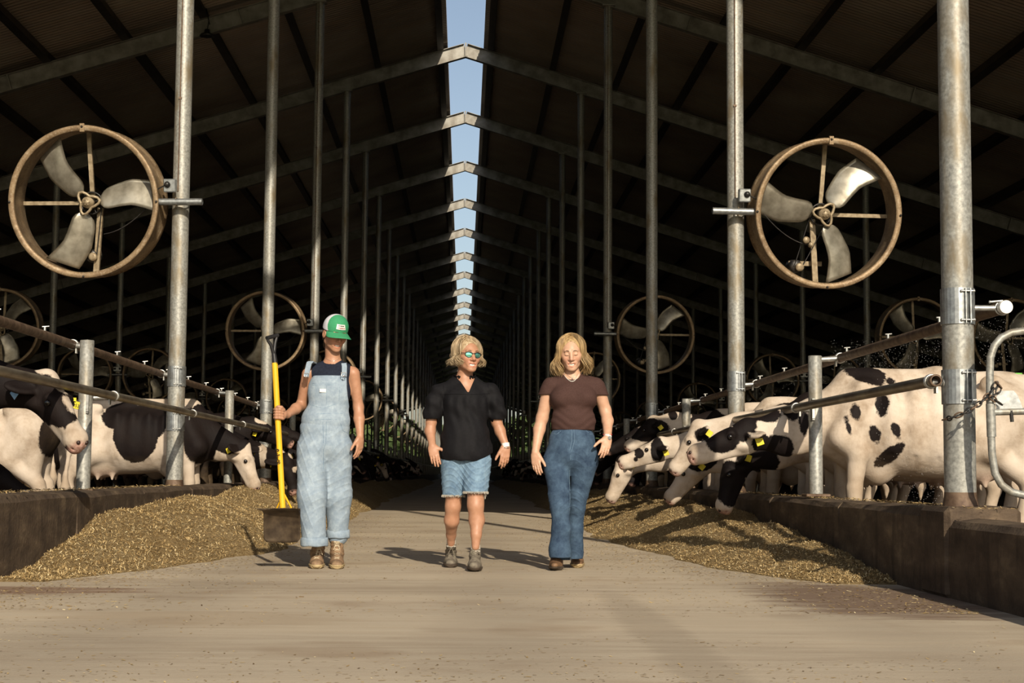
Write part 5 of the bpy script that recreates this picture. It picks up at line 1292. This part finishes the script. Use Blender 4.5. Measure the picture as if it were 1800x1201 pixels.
T.add(lambda x, y, z: (.0045*np.sin(x*95+3*np.sin(z*12))*np.clip((J(815, 694)[2]-z)*18, 0, 1)*np.exp(-np.maximum(J(815, 694)[2]-z, 0)*5) + .003*np.sin(x*40+z*22+2*np.sin(z*17))+ .003*np.sin(z*60+x*45)*(np.abs(x-xh) > .16)))
vx, vz = J(823, 691)[0], J(823, 691)[2]
T.cut(lambda x, y, z: np.where((z > vz) & (y < YP+.06), np.minimum((z-vz)*.5, (z-vz)*.52+.004-np.abs(x-vx+(z-vz)*.12)), -1.0)+0*y)
T.cut(lambda x, y, z: z-J(815, 660)[2]+0*x+0*y)
zs = J(815, 737)[2]; T.cut(lambda x, y, z: np.where(np.abs(x-xh) > .20+0*y, zs-z, -1.0))
hemx = [J(a, 800)[0] for a in (764, 776, 800, 838, 848, 872)]; hemz = [J(a, b)[2] for a, b in ((764, 797), (776, 808), (811, 810), (838, 811), (848, 806), (872, 794))]; T.cut(lambda x, y, z: np.where(np.abs(x-xh) < .21+0*y, np.interp(x.ravel(), hemx, hemz).reshape(x.shape).astype(np.float32)+.0025*np.sin(x*70)-z, -1.0))
BL = T; bl = cloth_obj('blouse', T, t2, O2, M['black'])
m = MB(O2); pts = []; ring = []
for i in range(40):
    a = math.radians(-62+i*(304/39))+math.pi/2*0; ang = math.radians(28+i*(304/39)); R0 = .063+.005*math.sin(i*2.2); c = nb+np.array([.004, .0, .012]); ring.append((c+np.array([math.sin(ang)*R0*1.02, -math.cos(ang)*R0*.95, -.012+.02*(1-math.cos(ang))*.6]), c+np.array([math.sin(ang)*(R0+.012+.006*math.sin(i*2.2)), -math.cos(ang)*(R0+.012), .028+.02*(1-math.cos(ang))*.6+.004*math.sin(i*1.7)])))
vs = [p for ab in ring for p in ab]; m.add(vs, [(2*i, 2*i+2, 2*i+3, 2*i+1) for i in range(39)], True); m.build('ruffled_collar', M['black'], bl)
stitch('yoke_seam', BL, [[(773, 694), (800, 694), (822, 695), (846, 694), (863, 692)]], M['black'], bl, O2, .002, .0015)
B = SDF(J(758, 885, 0)*[1, 0, 1]+[0, YP-.3, 0], J(880, 770, 0)*[1, 0, 1]+[0, YP+.22, 0], .0045)
B.ell(J(819, 790, .0), (.165, .13, .12), k=.05); B.cone(J(799, 812, 0), J(797, 876, .03), .102, .078, .04); B.cone(J(838, 812, -.02), J(836, 872, -.09), .106, .084, .04)
B.add(lambda x, y, z: fold(z*70+5*np.sin(x*17)+x*14, .0045)+fold(z*33-x*40+y*20, .003))
zl, zr = J(815, 872)[2], J(815, 866)[2]; xm = J(815, 870)[0]
B.cut(lambda x, y, z: np.where(x < xm, zl+.003*np.sin(x*300), zr+.003*np.sin(x*300))-z+0*y)
SHF = B; shs = cloth_obj('denim_shorts', B, t2, O2, M['denim_mid'])
m = MB(O2); r_ = random.Random(5)
for cxp, dy, rr, py in ((797, .03, .083, 871.5), (836, -.09, .089, 865.5)):
    for i in range(150):
        a = i/150*2*math.pi; p = J(cxp, py, dy)+np.array([math.cos(a)*rr, math.sin(a)*rr, 0]); m.tube([p+[0, 0, .006], p+[r_.uniform(-.004, .004), r_.uniform(-.004, .004), -r_.uniform(.004, .014)]], .0014, 3, caps=False)
for i in range(14): p = J(853, 868, -.09)+np.array([r_.uniform(-.006, .006), 0, 0]); m.tube([p, p+[r_.uniform(-.006, .006), 0, -r_.uniform(.02, .04)]], .0014, 3, caps=False)
m.build('frayed_hem', M['sock'], shs)
stitch('side_seam', SHF, [[(851, 815), (853, 840), (852, 864)]], M['denim_pale'], shs, O2, .0014)
shoe(t2, O2, J(793, 958, .10), ground(793, 984), ground(792, 998.5), (M['boot_grey'], M['sole_dark'], M['boot_grey']), .047, .036, sock=M['sock'], names=('shoe', 'sole'))
shoe(t2, O2, J(836, 965, -.14), ground(836, 993), ground(834, 1006), (M['boot_grey'], M['sole_dark'], M['boot_grey']), .049, .036, sock=M['sock'], names=('shoe', 'sole'), lift=.012)
# sunglasses
m = MB(O2)
def lens_pts(q, e): return [H2.w(q*(.033+e*.0245*math.cos(a)*(1 if math.cos(a)*q > 0 else .95)), .0925-.014*abs(.033+.024*math.cos(a))/.05, .006+e*(.0185*math.sin(a) if math.sin(a) > 0 else .0205*math.sin(a))) for a in np.linspace(0, 2*math.pi, 17)[:-1]]
for q in (-1, 1):
    a = lens_pts(q, 1); m.tube(a+[a[0]], .0030, 6, caps=False)
    m.tube([H2.w(q*.058, .078, .014), H2.w(q*.074, .06, .014), H2.w(q*.081, .0, .008), H2.w(q*.082, -.02, .0)], .0028, 6)
m.tube([H2.w(-.010, .094, .012), H2.w(0, .098, .015), H2.w(.010, .094, .012)], .003, 6)
for q in (-1, 1): m.tube([H2.w(q*.010, .093, .016), H2.w(q*.033, .088, .0245), H2.w(q*.056, .078, .018)], .0035, 6)
sg = m.build('sunglasses', M['black_plastic'], t2)
for q in (-1, 1):
    m = MB(O2); a = lens_pts(q, .97); c = sum(a)/len(a)+H2.y*.003; m.add([c]+a, [(0, i+1, (i+1) % 16+1) if q > 0 else (0, (i+1) % 16+1, i+1) for i in range(16)], True); m.build('lens', M['lens'], sg)
m = MB(O2); a, b = J(888.3, 779, .0), J(889.3, 786, -.002); m.tube([a, b], [.0285, .0285], 20); m.build('wristband', M['white'], t2)
m = MB(O2); m.torus(J(888.8, 787.5, -.002), .029, .002, (0.05, 0, 1), 20, 5); m.build('bracelet', M['silver'], t2)
# hair of the middle woman: tousled bob
def bob(H, n, seed, length, zb, part, wave, face, vol, flare, back=1.0, jit=.012):
    r = random.Random(seed); out = []
    for i in range(n):
        th = r.uniform(face, 2*math.pi-face); lay = r.random(); sx, sy, sz = .080+vol*lay, .097+vol*lay, .088+vol*lay*.8
        a0 = (1 if th < math.pi else -1); pts = []; L_ = length*r.uniform(.82, 1.08); ph = 2.6*th+r.uniform(-.7, .7); nseg = 20; jx, jy = r.uniform(-jit, jit), r.uniform(-jit, jit); fw = r.uniform(.85, 1.15)
        for j in range(nseg):
            t = j/(nseg-1); phi = min(t*2.3, 1)*math.radians(100); az = a0*1.0*(1-min(1, t*5)) + (th if th <= math.pi else th-2*math.pi)*min(1, t*5)
            if abs(th-math.pi) < 1.2: az = (th if th <= math.pi else th-2*math.pi)
            rr = math.sin(phi); x = math.sin(az)*sx*rr+part*(1-min(1, t*2)); y = math.cos(az)*sy*rr-.015; z = .035+math.cos(phi)*sz
            if t > .435:
                e = (t-.435)/.565; z = .035+math.cos(math.radians(100))*sz - e*L_; g = 1+flare*math.sin(e*2.2); x *= g; y = y*(1+(g-1)*.4)
                x += wave*math.sin(e*7*fw+ph)*min(1, e*2)+jx*e; y += wave*math.cos(e*6.3*fw+ph)*.7*min(1, e*2)+jy*e
            pts.append(H.w(x, y, z))
        out.append(pts)
    return out
m = MB(O2); hair_strands(m, H2, bob(H2, 800, 3, .085, 0, -.012, .012, .95, .024, .05, jit=.02), .0034)
r_ = random.Random(8)
hair_strands(m, H2, bob(H2, 150, 31, .09, 0, -.012, .014, 1.0, .034, .06, jit=.028), .0011)
hs = SDF(H2.c-.2, H2.c+.2, .005); hs.ell(H2.w(0, -.022, .04), (.086, .098, .086), H2.R, .02); hs.ell(H2.w(-.0, -.04, -.02), (.086, .075, .08), H2.R, .03)
def facecut(H, x, y, z, yc=.052, zt=.075):
    lx = (x-H.c[0])*H.x[0]+(y-H.c[1])*H.x[1]+(z-H.c[2])*H.x[2]; ly = (x-H.c[0])*H.y[0]+(y-H.c[1])*H.y[1]+(z-H.c[2])*H.y[2]; lz = (x-H.c[0])*H.z[0]+(y-H.c[1])*H.z[1]+(z-H.c[2])*H.z[2]
    return -np.maximum((np.sqrt((lx/.066)**2+((lz+.02)/(zt+.035))**2)-1)*.06, .022-ly)
hs.cut(lambda x, y, z: facecut(H2, x, y, z)); V, Q = hs.nets(); m.add([Vector(v) for v in V], [tuple(int(a) for a in q) for q in Q], True)
m.build('hair', M['hair_grey'], t2)
# ===== the woman in the brown top
O3 = ground(990, 1000); t3 = thing('person', 'smiling woman in dark brown short sleeved top and flared blue jeans, on the right', 'person', O3)
H3 = Head(J(1004, 622, -.02), -3, 13, -3, 1.03)
S = SDF(J(925, 1000, 0)*[1, 0, 0]+[0, YP-.34, .0], J(1085, 590, 0)*[1, 0, 1]+[0, YP+.26, 0], .0045)
nb = J(1005, 664, .03); H3.build(S, nb, .054, 1.4)
S.cone(nb, J(972, 678, .02), .048, .038, .04); S.cone(nb, J(1044, 678, .02), .048, .038, .04)
S.ell(J(1007, 705, .01), (.135, .085, .14), k=.05); S.ell(J(1008, 765, .0), (.125, .085, .12), k=.04)
S.chain([J(966, 678, .02), J(953, 735, .05), J(948, 755, .04), J(941, 796, -.03)], [.050, .042, .041, .0255], .02)
S.chain([J(1051, 680, .02), J(1064, 722, .05), J(1068, 740, .01), J(1068, 770, -.10)], [.050, .041, .040, .0265], .02)
hand(S, J(941, 796, -.03), J(944, 834, -.07)-J(941, 796, -.03), (.5, .9, 0), (1, -.5, 0), (.25, .3, .3, .35), .98, (.5, .85, .1))
hand(S, J(1068, 770, -.10), J(1061, 804, -.19)-J(1068, 770, -.10), (-.2, 1, 0), (-1, -.3, 0), (.35, .35, .4, .45), .98, (.7, .75, .2))
S.cone(J(990, 805, 0), J(1022, 805, 0), .085, .085, .03)
S.chain([J(980, 815, 0), J(985, 885, -.1), J(987, 965, -.1)], [.065, .045, .035], .03); S.chain([J(1026, 815, 0), J(1015, 885, .05), J(1013, 970, .12)], [.065, .045, .035], .03)
SK3 = S; skin_obj(S, t3, O3, M['skin_fair'], H3); H3.details(S, t3, O3)
T = SDF(J(930, 765, 0)*[1, 0, 1]+[0, YP-.22, 0], J(1085, 650, 0)*[1, 0, 1]+[0, YP+.24, 0], .0045)
T.ell(J(1007, 700, .01), (.165, .110, .15), k=.04); T.ell(J(987, 700, -.04), (.075, .08, .07), k=.05); T.ell(J(1030, 700, -.04), (.075, .08, .07), k=.05)
T.ell(J(1008, 742, .0), (.160, .118, .15), k=.03)
T.cone(J(1000, 668, .03), J(970, 676, .02), .056, .050, .04); T.cone(J(1012, 668, .03), J(1046, 676, .02), .056, .050, .04)
T.cone(J(967, 679, .02), J(957, 703, .03), .060, .057, .015); T.cone(J(1049, 681, .02), J(1059, 703, .03), .061, .057, .02)
T.add(lambda x, y, z: .002*np.sin(z*110+5*np.sin(x*18))*np.clip((J(815, 708)[2]-z)*12, 0, 1)+.0012*np.sin(x*50+z*60))
a3, b3 = J(958, 694), J(1058, 694); xm3 = J(1007, 690)[0]; zsl = J(815, 693)[2]
T.cut(lambda x, y, z: np.where(np.abs(x-xm3) > .169+0*y, zsl-z+(np.abs(x-xm3)-.2)*-.15*np.where(x < xm3, -1, 1)*0, -1.0))
zh3 = J(815, 755)[2]; T.cut(lambda x, y, z: zh3+.012*(1-((x-xm3)/.17)**2)*0-z+0*x+0*y)
nz = J(815, 664)[2]; nx3 = J(1005, 660)[0]
T.cut(lambda x, y, z: np.where(np.abs(x-nx3) < .075+0*y, np.minimum(z-(nz+((x-nx3)/.07)**4*.06)-.0+(y-YP)*-.25, .075-np.abs(x-nx3)+0*y), -1.0))
TE = T; te = cloth_obj('short_sleeved_top', T, t3, O3, M['brown'])
B = SDF(J(935, 990, 0)*[1, 0, 1]+[0, YP-.32, 0], J(1075, 742, 0)*[1, 0, 1]+[0, YP+.3, 0], .0045)
B.ell(J(1006, 775, .0), (.165, .125, .14), k=.04); B.ell(J(1004, 800, .01), (.190, .135, .12), k=.05)
B.chain([J(978, 815, .0), J(983, 870, -.08), J(985, 890, -.1), J(986, 930, -.1), J(984, 968, -.1), J(985, 981, -.11)], [.098, .073, .067, .064, .074, .078], .03)
B.chain([J(1027, 815, .0), J(1017, 870, .04), J(1014, 890, .05), J(1011, 930, .09), J(1011, 976, .12)], [.098, .066, .058, .056, .060], .03)
zw = J(815, 750)[2]; B.cut(lambda x, y, z: z-zw+0*x+0*y)
B.add(lambda x, y, z: fold(z*58+5*np.sin(x*14)+x*9, .0035)*(.35+np.exp(-((z-J(815, 880)[2])/.08)**2)+np.exp(-((z-J(815, 800)[2])/.06)**2)*.7+np.clip((.16-z)*8, 0, 1))+.002*np.sin(x*30+z*25))
xk = J(1001, 980)[0]; zA, zB = J(815, 978)[2], J(815, 983)[2]
B.cut(lambda x, y, z: np.where(x < xk, zA-.02*(y > YP-.08), zB)-z+0*y)
JE = B; zj = J(815, 835)[2]
def fade(V): return dict(seam=np.clip(.0+.55*np.exp(-((V[:, 2]-.15)/.2)**2), 0, .6))
je = cloth_obj('jeans', B, t3, O3, M['denim_dark_fade'] if 'denim_dark_fade' in M else M['denim_dark'])
stitch('seams', JE, [[(1003, 755), (1003, 775), (999, 795)], [(1007, 755), (1008, 775), (1002, 797)], [(967, 762), (978, 764), (986, 757)], [(1028, 757), (1036, 764), (1047, 763)], [(1001, 800), (1000, 870), (999, 930)]], M['denim_mid'], je, O3, .0015)
stitch('waistband', JE, [[(970, 753), (1045, 753)]], M['denim_dark'], je, O3, .004)
shoe(t3, O3, J(987, 965, -.09), ground(992, 993)+[0, .0, 0], ground(974, 1004.5), (M['boot_brown'], M['sole_dark'], M['lace']), .047, .044, lace=False, pointed=True, lift=.01)
shoe(t3, O3, J(1014, 972, .12), ground(1014, 985), ground(1015, 999), (M['boot_brown'], M['boot_sole'], M['lace']), .046, .042, lace=False)
m = MB(O3); a, b = J(1068, 766.5, -.09), J(1067.7, 772.5, -.102); m.tube([a, b], [.0295, .029], 20); wt = m.build('watch_strap', M['white'], t3)
m = MB(O3); c = J(1071, 770, -.125); m.tube([c, c+[.003, -.009, 0]], .0135, 16); m.build('watch_face', M['silver'], wt)
m = MB(O3)
for i in range(9): a = i/8*math.pi; p = J(1068, 764+1.2*math.sin(a), -.088)+np.array([-.030*math.cos(a), -.030*math.sin(a), 0]); m.ball(p, .0035, 6, 4)
m.build('bead_bracelet', M['red'], t3)
m = MB(O3); pts = [fy(SK3, 991+28*i/16, 658+13*math.sin(math.pi*i/16), .002) for i in range(17)]
pts2 = []
for i in range(17):
    x_, y_ = 990.5+28*i/16, 657+14.5*math.sin(math.pi*i/16)**.9; a = fy(SK3, x_, y_, .003); b = fy(TE, x_, y_, .003); pts2.append(a if a[1] < b[1] else b)
m.tube(pts2, .0013, 5)
for p in pts2[1:-1]: m.ball(p, .0034, 6, 4)
m.build('bead_necklace', M['white'], t3)
m = MB(O3); pts = [fy(SK3, 995+21*i/10, 657+8*math.sin(math.pi*i/10), .002) for i in range(11)]; m.tube(pts, .0010, 5); m.ball(pts[5]+np.array([0, -.003, -.006]), .005, 8, 5); m.build('pendant_necklace', M['silver'], t3)
m = MB(O3); hair_strands(m, H3, bob(H3, 900, 5, .158, 0, .006, .013, .92, .026, .27, jit=.022), .0036)
hs = SDF(H3.c-.24, H3.c+.22, .005); hs.ell(H3.w(0, -.022, .04), (.086, .098, .086), H3.R, .02); hs.ell(H3.w(0, -.05, -.05), (.105, .06, .10), H3.R, .03)
for q in (-1, 1): hs.cone(H3.w(q*.082, .0, .0), H3.w(q*.112, .012, -.10), .024, .026, .02)
hs.cut(lambda x, y, z: facecut(H3, x, y, z, zt=.08)); V, Q = hs.nets(); m.add([Vector(v) for v in V], [tuple(int(a) for a in q) for q in Q], True)
hair_strands(m, H3, bob(H3, 120, 33, .165, 0, .006, .014, 1.0, .030, .26, jit=.03), .0011)
m.build('hair', M['hair'], t3)
